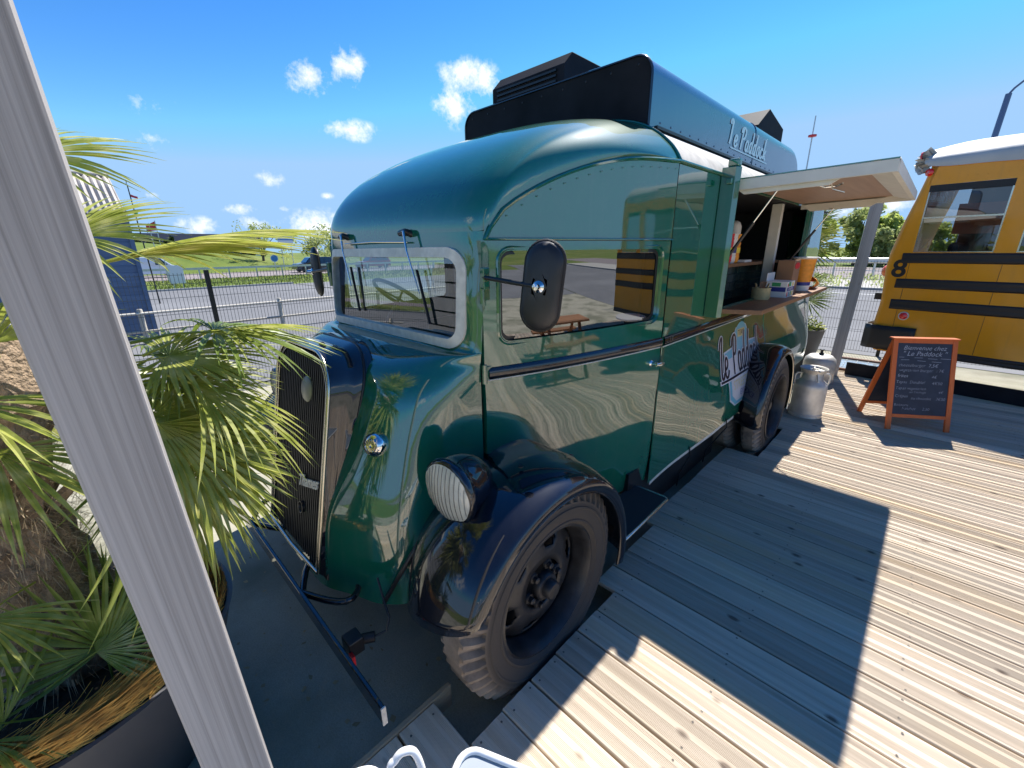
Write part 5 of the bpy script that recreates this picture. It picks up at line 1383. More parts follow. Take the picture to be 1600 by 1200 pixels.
FR = [frond_mesh(1.0, 34, 105, .10, seed=1, split=.36), frond_mesh(1.0, 30, 80, .14, seed=2, split=.36), frond_mesh(1.0, 36, 125, .10, seed=3, split=.36), frond_mesh(1.0, 30, 62, .06, seed=4, split=.5)]
FRD = [frond_mesh(1.0, 34, 110, .12, seed=11, split=.36, mat='palm_leaf_dark'), frond_mesh(1.0, 32, 90, .2, split=.36, seed=12, mat='palm_leaf_dark')]
FRY = [frond_mesh(1.0, 22, 80, .6, seed=21, mat='palm_leaf_dry')]
def put_frond(parent, me, hub, to, up, ln, name='frond'):
    hub = Vector(hub); x = (Vector(to) - hub).normalized(); z = Vector(up); z = (z - x * z.dot(x)).normalized(); y = z.cross(x)
    o = bpy.data.objects.new(name, me); COL.objects.link(o); o.parent = parent
    mt_ = Matrix((x, y, z)).transposed().to_4x4() @ Matrix.Scale(ln, 4); mt_.translation = hub - parent.location
    o.matrix_local = mt_; return o
PX, PY = -.36, 2.22
palm = thing('fan_palm', 'fan palm with shaggy trunk and splayed fronds in the grey tub on the left', 'palm', (PX, PY, .40))
tr = MB(); rows = []
for i in range(25):
    t = i / 24; z = .40 + 1.35 * t; rr = .155 + .03 * math.sin(t * 9) + (.03 if t > .8 else 0)
    rows.append([(PX + .03 * t + (rr + random.uniform(-.022, .03)) * math.cos(2 * math.pi * j / 30), PY - .03 * t + (rr + random.uniform(-.022, .03)) * math.sin(2 * math.pi * j / 30), z + random.uniform(-.01, .01)) for j in range(30)])
tr.grid(rows, closed_u=True); tr.build('trunk', 'palm_fibre', palm, smooth=25)
hr = MB()
for i in range(5200):
    a = random.uniform(0, 6.28); z = random.uniform(.42, 1.7); rr = random.uniform(.14, .19)
    c = Vector((PX + rr * math.cos(a), PY + rr * math.sin(a), z)); d = Vector((math.cos(a) * random.uniform(.2, 1), math.sin(a) * random.uniform(.2, 1), random.uniform(-.6, 1.3))).normalized()
    ln = random.uniform(.03, .12); s_ = d.cross(Vector((0, 0, 1))).normalized() * random.uniform(.001, .0025)
    hr.add([c - s_, c + s_, c + d * ln], [(0, 1, 2)])
plain('palm_hair', (.62, .48, .32), rough=.9, var=.4, vscale=9)
stuff(hr.build('trunk_fibres', 'palm_hair', palm))
for i in range(16):
    a = random.uniform(0, 6.28); z = random.uniform(1.0, 1.65); d = Vector((math.cos(a), math.sin(a), .9)); c = Vector((PX + .15 * math.cos(a), PY + .15 * math.sin(a), z))
    MB().tube([c, c + d * .06, c + d * .13], [.026, .02, .012], 6).build('leaf_stub', 'palm_fibre', palm, smooth=50)
# fronds seen against the sky, the truck nose and the ground
put_frond(palm, FR[3], (.16, 1.98, 1.995), (.82, 2.06, 2.105), (-.16, .03, 1), .70)
put_frond(palm, FR[3], (.15, 1.99, 1.985), (.80, 2.08, 2.03), (-.03, .10, 1), .62)
put_frond(palm, FRD[0], (.355, 2.0, 1.70), (.80, 1.98, 1.60), (-.25, -.05, 1), .50)
put_frond(palm, FR[0], (.34, 2.06, 1.69), (.78, 2.2, 1.66), (-.1, .1, 1), .46)
put_frond(palm, FR[1], (.235, 1.95, 1.525), (.64, 1.86, 1.17), (.35, -.25, 1), .56)
put_frond(palm, FR[3], (.10, 1.84, 1.43), (.36, 1.86, .80), (.55, -.75, .35), .72)
put_frond(palm, FR[1], (.09, 1.90, 1.44), (.50, 1.95, 1.12), (.3, -.5, .7), .62)
put_frond(palm, FR[0], (.02, 1.90, 2.05), (.26, 1.9, 2.14), (-.5, -.45, .9), .34)
put_frond(palm, FR[2], (-.02, 1.95, 2.27), (.22, 1.95, 2.33), (-.5, -.5, .8), .32)
put_frond(palm, FRD[1], (.16, 2.25, 1.60), (.55, 2.30, 1.48), (-.2, -.1, 1), .42)
put_frond(palm, FRD[0], (.10, 2.28, 1.42), (.48, 2.30, 1.18), (.1, -.2, 1), .44)
put_frond(palm, FRD[1], (.02, 2.15, 1.25), (.35, 2.05, .85), (.4, -.5, .6), .42)
for hub, to, up, ln, k in (((.20, 2.20, 1.52), (.62, 2.12, 1.42), (-.1, -.2, 1), .44, 0), ((.14, 2.12, 1.36), (.52, 2.02, 1.10), (.2, -.4, .9), .46, 1), 
                           ((-.02, 2.10, 1.52), (.28, 2.02, 1.30), (.1, -.5, .9), .42, 1), ((-.30, 1.82, 1.62), (-.42, 1.45, 1.55), (0, -.5, 1), .40, 0), ((-.45, 1.88, 1.50), (-.75, 1.62, 1.40), (0, -.5, 1), .42, 1), ((-.2, 1.95, 1.75), (-.15, 1.6, 1.95), (0, -.6, .8), .36, 2)):
    put_frond(palm, FR[k], hub, to, up, ln)
for hub, to, up, ln, k in (((.16, 1.88, 1.30), (.50, 1.80, 1.02), (.3, -.6, .8), .46, 3), ((.20, 2.05, 1.62), (.60, 1.98, 1.60), (-.2, -.25, 1), .40, 2), ((.10, 1.95, 1.16), (.34, 1.86, .78), (.5, -.7, .5), .44, 1),
                           ((.22, 2.25, 1.30), (.60, 2.25, 1.14), (.1, -.3, 1), .42, 0)):
    put_frond(palm, FR[k], hub, to, up, ln)
rnd = random.Random(5)
for i in range(20):
    a = rnd.uniform(0, 6.28); el = rnd.uniform(-.7, .15); r0 = rnd.uniform(.15, .35)
    hub = (PX + r0 * math.cos(a), PY + r0 * math.sin(a), 1.60 + .30 * el); to = (PX + (r0 + .5) * math.cos(a), PY + (r0 + .5) * math.sin(a), 1.60 + .85 * el)
    if math.cos(a) > .3 and math.sin(a) < .2: continue
    put_frond(palm, (FR + FRD)[rnd.randrange(6)], hub, to, (0, 0, 1), rnd.uniform(.38, .52))
# suckers low in the tub
put_frond(palm, FRD[0], (-.22, 1.93, .60), (-.20, 1.98, 1.05), (.1, -1, .1), .42, 'sucker_frond')
put_frond(palm, FR[1], (-.24, 1.90, .62), (-.02, 1.92, .66), (0, -.5, .9), .30, 'sucker_frond')
put_frond(palm, FRD[1], (-.46, 1.80, .60), (-.62, 1.75, .78), (.1, -.9, .5), .36, 'sucker_frond')
put_frond(palm, FR[0], (-.50, 1.78, .58), (-.60, 1.60, .62), (0, -.6, .9), .28, 'sucker_frond')
put_frond(palm, FRD[0], (-.16, 2.15, .62), (.06, 2.05, .95), (.2, -.9, .2), .36, 'sucker_frond')
put_frond(palm, FR[2], (-.42, 1.85, .95), (-.66, 1.6, .90), (0, -.5, .9), .32, 'sucker_frond')
tub = thing('palm_tub', 'large round grey plant tub at the lower left corner', 'plant tub', (PX, PY, G))
plain('tub_grey', (.115, .115, .12), rough=.45, var=.12, vscale=3)
MB().lathe([(0, 0), (.36, 0), (.39, .02), (.575, .64), (.585, .66), (.565, .66), (.55, .56), (0, .56)], (PX, PY, G + .001), (0, 0, 1), 56).build('tub', 'tub_grey', tub, smooth=40)
plain('soil', (.028, .022, .016), rough=.95, bump=.8, bscale=40)
MB().lathe([(0, .575), (.545, .57)], (PX, PY, G + .001), (0, 0, 1), 40).build('soil', 'soil', tub)
# dry fronds laid round the rim as mulch
ml = MB(); rnd = random.Random(9)
for i in range(2600):
    a = rnd.uniform(-2.3, .2); r0 = .555 + rnd.uniform(-.10, .008); da = rnd.uniform(.10, .42); z = .47 + rnd.uniform(0, .075) * (1 - abs(r0 - .5) * 2)
    p0 = Vector((PX + r0 * math.cos(a), PY + r0 * math.sin(a), z)); r1 = min(.566, r0 + rnd.uniform(-.05, .05)); p1 = Vector((PX + r1 * math.cos(a + da), PY + r1 * math.sin(a + da), z + rnd.uniform(-.02, .05)))
    s_ = Vector((0, 0, rnd.uniform(.0015, .0035))); ml.add([p0 - s_, p1 - s_ * .4, p1 + s_ * .4, p0 + s_], [(0, 1, 2, 3)])
plain('dry_straw', (.78, .38, .08), rough=.8, var=.45, vscale=14)
mo = ml.build('straw_mulch', 'dry_straw', None); stuff(mo); mo['label'] = 'orange dry palm straw heaped round the rim of the grey tub'; mo['category'] = 'straw'
# second palm behind the truck
palm2 = thing('fan_palm', 'green fan palm growing behind the back end of the truck', 'palm', (9.9, 2.0, G))
MB().tube([(9.9, 2.0, G), (9.92, 1.98, 1.0), (9.9, 2.0, 2.0)], [.13, .12, .10], 12).build('trunk', 'palm_fibre', palm2, smooth=40)
for hub, to, up, ln, k in (((9.8, 1.86, 2.38), (9.6, 1.2, 2.75), (-.6, 0, .8), .62, 0), ((9.75, 1.80, 2.15), (9.55, 1.1, 2.2), (-.7, .1, .7), .66, 1), ((9.75, 1.80, 1.95), (9.6, 1.15, 1.72), (-.8, .1, .6), .62, 0),
                           ((9.7, 1.60, 1.02), (9.55, 1.05, 1.30), (-.7, .3, .6), .50, 1), ((9.7, 1.66, 1.35), (9.6, 1.2, 1.38), (-.7, 0, .7), .42, 0), ((9.9, 2.1, 2.4), (9.8, 2.6, 2.8), (0, 0, 1), .6, 0), ((10.1, 1.9, 2.3), (10.5, 1.5, 2.8), (0, 0, 1), .6, 1),
                           ((9.85, 1.85, 2.30), (9.75, 1.5, 2.85), (-.8, 0, .4), .55, 1)):
    put_frond(palm2, FRD[k] if ln != .66 else FR[0], hub, to, up, ln)

# ------------------------------------------------------------------ welded mesh fence
plain('fence_wire', (.10, .11, .12), rough=.4, metal=.5); plain('fence_post', (.012, .013, .015), rough=.45)
FH = 1.90
def panel_mesh():
    b = MB(); k = 50
    for i in range(k + 1):
        x = i * 2.46 / k; b.box(x - .0025, x + .0025, -.0025, .0025, .05, FH)
    for z in (.06, .26, .46, .50, .70, .90, 1.10, 1.30, 1.34, 1.54, 1.74, FH - .03):
        b.box(0, 2.46, -.006, -.0026, z - .003, z + .003)
    me = bpy.data.meshes.new('wire_panel'); me.from_pydata(b.v, [], b.f); me.materials.append(MATS['fence_wire']); return me
PANEL = panel_mesh()
pb = MB().box(-.03, .03, -.03, .03, 0, FH + .03); PM = bpy.data.meshes.new('fence_post'); PM.from_pydata(pb.v, [], pb.f); PM.materials.append(MATS['fence_post'])
def fence(name, label, o0, d, n):
    f = thing(name, label, 'fence', (o0[0], o0[1], G)); ang = math.atan2(d[1], d[0])
    for i in range(n + 1):
        o = bpy.data.objects.new('post', PM); COL.objects.link(o); o.parent = f; o.location = (d[0] * 2.5 * i, d[1] * 2.5 * i, 0); o.rotation_euler.z = ang
        if i < n:
            o = stuff(bpy.data.objects.new('wire_panel', PANEL)); COL.objects.link(o); o.parent = f; o.location = (d[0] * (2.5 * i + .02), d[1] * (2.5 * i + .02), 0); o.rotation_euler.z = ang
fence('mesh_fence', 'dark welded mesh fence along the car park behind the truck nose', (-6.0, 8.1), (1, 0), 7)
fence('mesh_fence', 'dark welded mesh fence beyond the deck between the truck and the bus', (11.4, -9.5), (0, 1), 7)
# post and rail fence in the car park
wood('rail_wood', (.62, .57, .48), (.48, .43, .35), (.15, .1, .07), axis=0, knots=.2)
rf = thing('rail_fence', 'low round-post timber rail fence standing in the car park', 'fence', (4, 14, G))
for x in (-5.5, -2.2, 1.03, 4.26, 7.5, 10.7):
    MB().lathe([(0, 0), (.06, 0), (.06, .84), (.05, .86), (0, .865)], (x, 14, G), (0, 0, 1), 14).build('post', 'rail_wood', rf, smooth=40)
for z in (.57, .12): MB().tube([(-6, 13.96, z - .03), (2, 13.96, z), (10.8, 13.96, z + .03)], .032, 8).build('rail', 'rail_wood', rf, smooth=60)

# ------------------------------------------------------------------ blue shed
wood('blue_siding', (.125, .19, .31), (.085, .135, .235), (.06, .09, .15), axis=0, grain=20, along=1, knots=0, randcol=.07, rough=.7)
wood('shed_siding', (.125, .19, .31), (.085, .135, .235), (.06, .09, .15), axis=1, grain=20, along=1, knots=0, randcol=.07, rough=.7)
ground_mat('roof_sheet', (.34, .32, .30), (.47, .44, .41), scale=2, fine=20)
sh = thing('blue_shed', 'blue clapboard shed with a pale ribbed roof behind the palm on the left', 'shed', (-1.4, 16.5, G))
SX0, SX1, SY0, SY1, SH = -4.2, 1.32, 15.0, 18.0, 3.02
nb = 17; bh = (SH - G) / nb
fbm = MB().obox((0, 0, 0), (1, 0, 0), (0, 1, .07), (0, -.07, 1), (SX1 - SX0) / 2, .012, bh * .53); fme = bpy.data.meshes.new('clapboard'); fme.from_pydata(fbm.v, [], fbm.f); fme.materials.append(MATS['blue_siding'])
sbm = MB().obox((0, 0, 0), (0, 1, 0), (1, 0, -.07), (.07, 0, 1), (SY1 - SY0) / 2, .012, bh * .53); sme = bpy.data.meshes.new('clapboard'); sme.from_pydata(sbm.v, [], sbm.f); sme.materials.append(MATS['shed_siding'])
for i in range(nb):
    for me_, p in ((fme, ((SX0 + SX1) / 2, SY0, G + bh * (i + .5))), (sme, (SX1, (SY0 + SY1) / 2, G + bh * (i + .5)))):
        o = bpy.data.objects.new('clapboard', me_); COL.objects.link(o); o.parent = sh; o.location = Vector(p) - sh.location
MB().box(SX0, SX1 - .03, SY0 + .03, SY1, G, SH).build('wall', 'blue_siding', sh)
MB().box(SX1 - .03, SX1 + .06, SY0 - .06, SY0 + .03, G, SH + .02).build('corner_board', 'blue_siding', sh)
def roof_side(y0, z0, y1, z1, x0, x1):
    rows = []; k = 46
    for j in range(4):
        t = j / 3; rows.append([(lerp(x0, x1, i / (k * 4)), lerp(y0, y1, t), lerp(z0, z1, t) + .035 * math.sin(i / 4 * 2 * math.pi)) for i in range(k * 4 + 1)])
    return MB().grid(rows)
rfp = roof_side(SY0 - .35, SH - .12, 16.5, 3.98, SX0 - .3, SX1 + .02).build('roof', 'roof_sheet', sh, smooth=60, solid=.02)
roof_side(SY1 + .35, SH - .12, 16.5, 3.98, SX0 - .3, SX1 + .02).build('roof', 'roof_sheet', sh, smooth=60, solid=.02)
MB().tube([(SX0 - .3, 16.5, 4.0), (SX1 + .03, 16.5, 4.0)], .06, 8).build('ridge', 'roof_sheet', rfp, smooth=60)
MB().prism([(SY0, SH), (SY1, SH), (16.5, 3.93)], lambda a, b, d: (d, a, b), SX1 - .06, SX1 - .02).build('gable', 'shed_siding', sh, fix=True)
# slatted screen left of the tub (seen mirrored in the windscreen)
sc_ = thing('slatted_screen', 'grey slatted timber screen mirrored in the truck windscreen', 'screen', (-.95, 4.3, G))
plain('screen_grey', (.17, .175, .185), rough=.7, var=.15)
for i in range(11): MB().box(-.97, -.945, 3.3, 5.15, -.05 + i * .2, .125 + i * .2).build('slat', 'screen_grey', sc_)
for y in (3.35, 5.1): MB().box(-1.05, -.975, y - .04, y + .04, G, 2.2).build('post', 'screen_grey', sc_)
MB().box(-1.10, -1.055, 3.3, 5.15, G, 2.2).build('backing', 'matte_black', sc_)

# ------------------------------------------------------------------ school bus
B0 = Vector((8.62, .5, 0)); bd_ = Vector((-.16, -.987, 0)); bn_ = Vector((-.987, .16, 0)); BL = 6.2; BWd = 2.35
bus = thing('school_bus', 'yellow school bus with black rub rails and a white sheet over its roof', 'bus', B0 + bd_ * BL / 2 - bn_ * BWd / 2 + Vector((0, 0, G)))
def bp3(s_, n_, z): return B0 + bd_ * s_ + bn_ * n_ + Vector((0, 0, z))
mt = paint('bus_yellow', (.80, .34, .018), rough=.16, wav=.05, dust=.16, coat=.5, dustcol=(.4, .22, .06))
plain('bus_black', (.014, .014, .016), rough=.5); plain('bus_inside', (.16, .155, .15), rough=.8); plain('tarp', (.50, .50, .48), rough=.55, var=.08, vscale=3, bump=.25, bscale=4)
# side sheet, rear corner rounded and raked
def rear_s(z): return interp([(.45, .03), (.87, -.04), (1.2, -.02), (1.67, -.06), (1.9, -.05), (2.34, .02), (2.63, .085), (3.03, .16), (3.25, .26)], z)
zz = [.44, .55, .7, .87, 1.05, 1.2, 1.4, 1.67, 1.9, 2.1, 2.34, 2.63, 2.85, 3.03]
rows = []
for z in zz:
    r_ = []
    for k in range(9):   # quarter round corner into the back of the bus
        a = R(90 * k / 8); r_.append(bp3(rear_s(z) + .09 - .09 * math.sin(a), -.09 + .09 * math.cos(a), z))
    r_ = r_[::-1]
    r_ = [bp3(rear_s(z), -BWd, z)] + r_
    for s_ in [.2 + .1 * i for i in range(0, 10)] + [1.2 + .5 * i for i in range(11)]: r_.append(bp3(s_, 0, z))
    rows.append(r_)
b = MB().grid(rows); me = bpy.data.meshes.new('bus_side'); me.from_pydata(b.v, [], b.f); me.update()
# windows cut in bus space: temporarily map to (s, n, z)
for v in me.vertices:
    d = v.co - B0; v.co = Vector((d.dot(bd_), d.dot(bn_), v.co.z))
WIN = [(.215 + i * .985, 1.005 + i * .985) for i in range(6)]
for s0, s1 in WIN: cut_hole(me, rrect(s0, s1, 1.915, 2.785, .02, 2), axes=(0, 2), keep=lambda c: c.y > -.05)
for v in me.vertices: v.co = bp3(v.co.x, v.co.y, v.co.z)
side_sheet = link('bus_side', me, 'bus_yellow', bus, smooth=40)
bm = bmesh.new(); bm.from_mesh(side_sheet.data); bmesh.ops.recalc_face_normals(bm, faces=bm.faces); bm.to_mesh(side_sheet.data); bm.free()
for s0, s1 in WIN:
    sm = (s0 + s1) / 2
    def sq(z0, z1, e=0.0, n=-.025): return [bp3(s0 + e, n, z0), bp3(s1 - e, n, z0), bp3(s1 - e, n, z1), bp3(s0 + e, n, z1)]
    w = MB().add(sq(1.915, 2.36), [(0, 1, 2, 3)]).build('window', 'bus_glass', bus)
    MB().add(sq(2.375, 2.70, n=-.035), [(0, 1, 2, 3)]).build('upper_pane', 'bus_glass', w)
    MB().bar(bp3(s0, -.02, 2.365), bp3(s1, -.02, 2.365), .03, .022).build('window_bar', 'dull_chrome', w)
    MB().bar(bp3(s0, -.01, 1.912), bp3(s1, -.01, 1.912), .03, .014).build('window_sill', 'dull_chrome', w)
    MB().bar(bp3(s0, -.015, 2.742), bp3(s1, -.015, 2.742), .03, .085).build('window_head', 'bus_black', w)
    for s_ in (s0 + .008, s1 - .008): MB().bar(bp3(s_, -.012, 1.92), bp3(s_, -.012, 2.70), .016, .016, up=bn_).build('window_jamb', 'dull_chrome', w)
for z0, z1 in ((1.755, 1.895), (1.40, 1.535), (1.09, 1.235), (.44, .545)):
    pr = [(0, z0), (.012, z0 + .008), (.018, z0 + .03), (.010, (z0 + z1) / 2 - .008), (.010, (z0 + z1) / 2 + .008), (.018, z1 - .03), (.012, z1 - .008), (0, z1)]
    s_0 = .115 if z0 > .9 else .50
    rr = MB().grid([[bp3(s_0, o_ + .002, z), bp3(BL, o_ + .002, z)] for o_, z in pr]); rr.add([bp3(s_0, o_ + .002, z) for o_, z in pr], [tuple(range(8))])
    rr.build('rub_rail', 'bus_black', bus, smooth=50, fix=True)
for s_ in (.115, 1.02, 2.0, 3.0):
    for z0, z1 in ((1.236, 1.40), (1.536, 1.753), (.55, 1.088)): MB().bar(bp3(s_ + .1, .0012, z0), bp3(s_ + .1, .0012, z1), .004, .003, up=bn_).build('sheet_seam', 'bus_black', bus)
rv = MB()
for s_ in (.215, 1.12, 2.1, 3.1):
    for k in range(14): rv.lathe([(.006, 0), (.005, .003), (0, .004)], bp3(s_ - .02, .0, .60 + k * .035), bn_, 6)
    for k in range(6): rv.lathe([(.006, 0), (.005, .003), (0, .004)], bp3(s_ - .02, .0, 1.555 + k * .034), bn_, 6)
for k in range(60): rv.lathe([(.006, 0), (.005, .003), (0, .004)], bp3(.2 + k * .09, .0, 2.87), bn_, 6)
stuff(rv.build('rivets', 'bus_yellow', bus, smooth=50))
# rear bumper wrapping the corner, with a chewed lower edge
pts = [bp3(.49, .03, 0), bp3(.15, .04, 0), bp3(-.02, .02, 0), bp3(-.12, -.06, 0), bp3(-.14, -.20, 0), bp3(-.14, -BWd, 0)]
MB().grid([[p + Vector((0, 0, z + random.uniform(-.006, .006))) for p in [vl(pts[i], pts[i + 1], t / 5) and Vector(vl(pts[i], pts[i + 1], t / 5)) for i in range(5) for t in range(5)]] for z in (.47, .55, .65, .75, .83)]).build('rear_bumper', 'bus_black', bus, smooth=50, solid=.03)
# lamps, number, mirrors
MB().lathe([(.062, 0), (.062, .012), (.05, .016)], bp3(.305, .0, 1.0), bn_, 24).build('side_lamp_rim', 'cream_frame', bus, smooth=40)
MB().lathe([(.05, .012), (.042, .024), (0, .03)], bp3(.305, .0, 1.0), bn_, 24).build('side_lamp', 'red_lens', bus, smooth=50)
me = text_mesh('8', .34, bold=.008); place_flat(me, bp3(.115, .004, 1.665), bd_, (0, 0, 1), bn_)
for v in me.vertices:
    d = (v.co - B0).dot(bd_)
    if d < rear_s(1.67) + .09:
        a = math.asin(max(-1, min(1, (rear_s(1.67) + .09 - d) / .09))); v.co = bp3(d, -.09 + .094 * math.cos(a) + .001, v.co.z)
link('number', me, 'bus_black', bus)
MB().lathe([(0, .07), (.05, .06), (.085, .03), (.09, 0)], bp3(-.06, -.20, 1.63), (-bd_), 20).build('corner_lamp', 'orange_lens', bus, smooth=50)
MB().obox(bp3(-.09, -.25, 1.245), bd_, bn_, (0, 0, 1), .05, .05, .05).build('rear_catch', 'bus_black', bus)
MB().lathe([(.045, -.03), (.05, .0), (.04, .02), (0, .025)], bp3(.16, .0, 2.955), (bn_ * .6 - bd_ * .7), 16).build('marker_lamp', 'red_lens', bus, smooth=50)
# roof
rows = []
for i in range(12):
    s_ = .17 + (BL - .17) * i / 11
    rows.append([bp3(s_, -BWd / 2 + BWd / 2 * math.cos(R(a)), 3.03 + .32 * math.sin(R(a))) for a in range(0, 181, 15)])
MB().grid(rows, flip=True).build('roof', 'bus_yellow', bus, smooth=60)
MB().add([bp3(.17, -BWd / 2 + BWd / 2 * math.cos(R(a)), 3.03 + .32 * math.sin(R(a))) for a in range(0, 181, 15)], [tuple(range(13))]).build('roof_end', 'bus_yellow', bus)
rows = []; rnd = random.Random(3)
for i in range(24):
    s_ = .10 + i * .26; row = []
    for k, a in enumerate(range(-3, 184, 11)):
        rr = 1.0 + .012 * math.sin(i * 1.3 + k) + rnd.uniform(-.004, .012); lift = .018
        z = 3.03 + (.32 + .05) * math.sin(R(max(a, 0))) * rr + lift; nn_ = -BWd / 2 + (BWd / 2 + .03) * math.cos(R(a)) * rr
        if k == 0: z = 2.985 + .022 * math.sin(i * .9) + (.05 if i == 0 else 0); nn_ = .022 + .01 * math.sin(i * 2.1)
        if i == 0: z -= .05 * math.sin(R(max(0, a))); 
        row.append(bp3(s_ - (.05 * math.sin(R(max(a, 0))) if i == 0 else 0), nn_, z))
    rows.append(row)
sheet_ = MB().grid(rows, flip=True).build('roof_sheet', 'tarp', bus, smooth=60)
sheet_.modifiers.new('soft', 'SUBSURF').levels = 1; sheet_.modifiers['soft'].render_levels = 1
bl = MB()
for i in range(40):
    c = bp3(.06 + rnd.uniform(-.04, .06), -.02 + rnd.uniform(-.12, .03), 3.12 + rnd.uniform(-.14, .12)); u = Vector((rnd.uniform(-1, 1), rnd.uniform(-1, 1), rnd.uniform(-1, 1))).normalized() * .06; w_ = u.cross(Vector((rnd.uniform(-1, 1), .3, 1))).normalized() * .04
    bl.add([c - u - w_, c + u - w_ * .5, c + u * .8 + w_, c - u * .6 + w_], [(0, 1, 2, 3)])
bl.build('bunched_sheet_end', 'tarp', sheet_, smooth=60)
MB().lathe([(0, .03), (.04, .02), (.05, 0)], bp3(.05, -.02, 3.18), -bd_, 16).build('end_lamp', 'ink_red', sheet_, smooth=50)
# inside and underneath
MB().obox(bp3(BL / 2 + .1, -BWd + .05, 1.9), bd_, bn_, (0, 0, 1), BL / 2 - .2, .02, 1.05).build('far_wall', 'bus_inside', bus)
MB().obox(bp3(BL / 2 + .1, -BWd / 2, .88), bd_, bn_, (0, 0, 1), BL / 2 - .15, BWd / 2 - .05, .02).build('floor', 'bus_inside', bus)
plain('far_window_pink', (.75, .42, .33), rough=.8, var=.15, vscale=2)  # brightness of the far windows, painted as pink on opaque panels
for s_ in (.45, 1.5, 2.6, 3.6): MB().obox(bp3(s_ + .1, -BWd + .12, 2.42), bd_, bn_, (0, 0, 1), .34, .006, .24).build('far_window', 'far_window_pink', bus)
plain('bus_seat', (.06, .06, .065), rough=.5)
for s_ in (.6, 1.4, 2.3, 3.2): MB().obox(bp3(s_, -.5, 1.55), bd_, bn_, (0, 0, 1), .06, .40, .48).build('seat_back', 'bus_seat', bus, bevel=.05)
for s_ in (2.3, 5.2):
    MB().lathe([(.30, -.12), (.47, -.11), (.49, -.05), (.49, .05), (.47, .11), (.30, .12), (.1, .05)], bp3(s_, -.22, .35), bn_, 32).build('wheel', 'rubber', bus, smooth=40)
# black kick board under the skirt, on the deck edge
kbd = MB().obox(B0 + bd_ * 2.4 + bn_ * .12 + Vector((0, 0, .105)), bd_, bn_, (0, 0, 1), 2.6, .02, .10).build('kick_board', 'matte_black', None)
tag(kbd, 'long black board standing along the deck edge under the yellow bus', 'board')

# ------------------------------------------------------------------ furniture at the front edge
plain('white_tube', (.80, .80, .80), rough=.25, coat=.6); plain('table_grey', (.35, .38, .40), rough=.25, coat=.4)
chn = thing('white_chair', 'white tubular metal chair back poking up at the bottom edge', 'chair', (.25, .50, 0))
bk = [(.10, .60, .55), (.11, .66, .74), (.15, .70, .80), (.21, .70, .785), (.23, .68, .70), (.235, .62, .50)]
cp = Vector((.305, .660, .855))
MB().tube(spline([(.335, .60, .45), (.338, .648, .72), (.332, .672, .815), (.310, .684, .838), (.288, .690, .828), (.268, .69, .78), (.25, .66, .45)], 5), .0095, 10).build('back_hoop', 'white_tube', chn, smooth=60)
MB().tube(spline([(.255, .690, .80), (.235, .715, .825), (.20, .735, .83), (.165, .75, .82), (.15, .75, .80)], 5), .0095, 10).build('back_rail', 'white_tube', chn, smooth=60)
MB().prism(rrect(.05, .42, .30, .66, .06), lambda a, b, d: (a, b, d), .44, .455).build('seat', 'white_tube', chn, fix=True)
for x, y in ((.07, .33), (.40, .33), (.07, .63), (.40, .63)): MB().tube([(x, y, .001), (x, y, .44)], .010, 8).build('leg', 'white_tube', chn, smooth=60)
tb_ = thing('bistro_table', 'small grey topped table with a raised white rim at the bottom edge', 'table', (.35, .25, 0))
ta = Vector((.42, -.907, 0)); tb2 = Vector((-.907, -.42, 0)); tc0 = Vector((.452, .632, 0))
top = rrect(0, .55, 0, .55, .045, 6)
def tp(p, z, k=1.0): return tc0 + ta * ((p[0] - .275) * k + .275) + tb2 * ((p[1] - .275) * k + .275) + Vector((0, 0, z))
MB().prism(top, lambda a_, b2, d_: tp((a_, b2), d_, .985), .735, .746).build('table_top', 'table_grey', tb_, fix=True)
MB().tube([tp(p, .750) for p in top], .009, 8, closed=True).build('rim', 'white_tube', tb_, smooth=60)
for u_, w2 in ((.07, .07), (.48, .07), (.07, .48), (.48, .48)): MB().tube([tp((u_, w2), .001), tp((u_, w2), .735)], .012, 8).build('leg', 'white_tube', tb_, smooth=60)
# tables behind the camera, mirrored in the door glass
wood('picnic_wood', (.34, .17, .08), (.24, .11, .05), (.1, .05, .03), axis=0, knots=.2)
def picnic(x, y, label):
    t = thing('picnic_table', label, 'picnic table', (x, y, 0))
    for i in range(5): MB().box(x - .85, x + .85, y - .36 + i * .146, y - .225 + i * .146, .72, .755).build('plank', 'picnic_wood', t)
    for yy in (-.78, -.64, .50, .64): MB().box(x - .85, x + .85, y + yy, y + yy + .13, .42, .455).build('plank', 'picnic_wood', t)
    for xx in (-.55, .55):
        MB().bar((x + xx, y - .62, .002), (x + xx, y - .22, .72), .05, .09, up=(1, 0, 0)).build('leg', 'picnic_wood', t); MB().bar((x + xx, y + .62, .002), (x + xx, y + .22, .72), .05, .09, up=(1, 0, 0)).build('leg', 'picnic_wood', t)
        MB().bar((x + xx + .05, y - .75, .40), (x + xx + .05, y + .75, .40), .04, .08).build('brace', 'picnic_wood', t)
picnic(4.1, -3.6, 'brown picnic table mirrored in the cab door glass')
rt = thing('round_table', 'white round pedestal table mirrored in the cab door glass', 'table', (6.2, -2.9, 0))
MB().lathe([(0, .72), (.45, .72), (.455, .735), (.45, .75), (0, .75)], (6.2, -2.9, 0), (0, 0, 1), 32).build('table_top', 'white_tube', rt, smooth=40)
MB().lathe([(.24, .001), (.24, .02), (.03, .05), (.03, .72)], (6.2, -2.9, 0), (0, 0, 1), 20).build('pedestal', 'satin_black', rt, smooth=40)

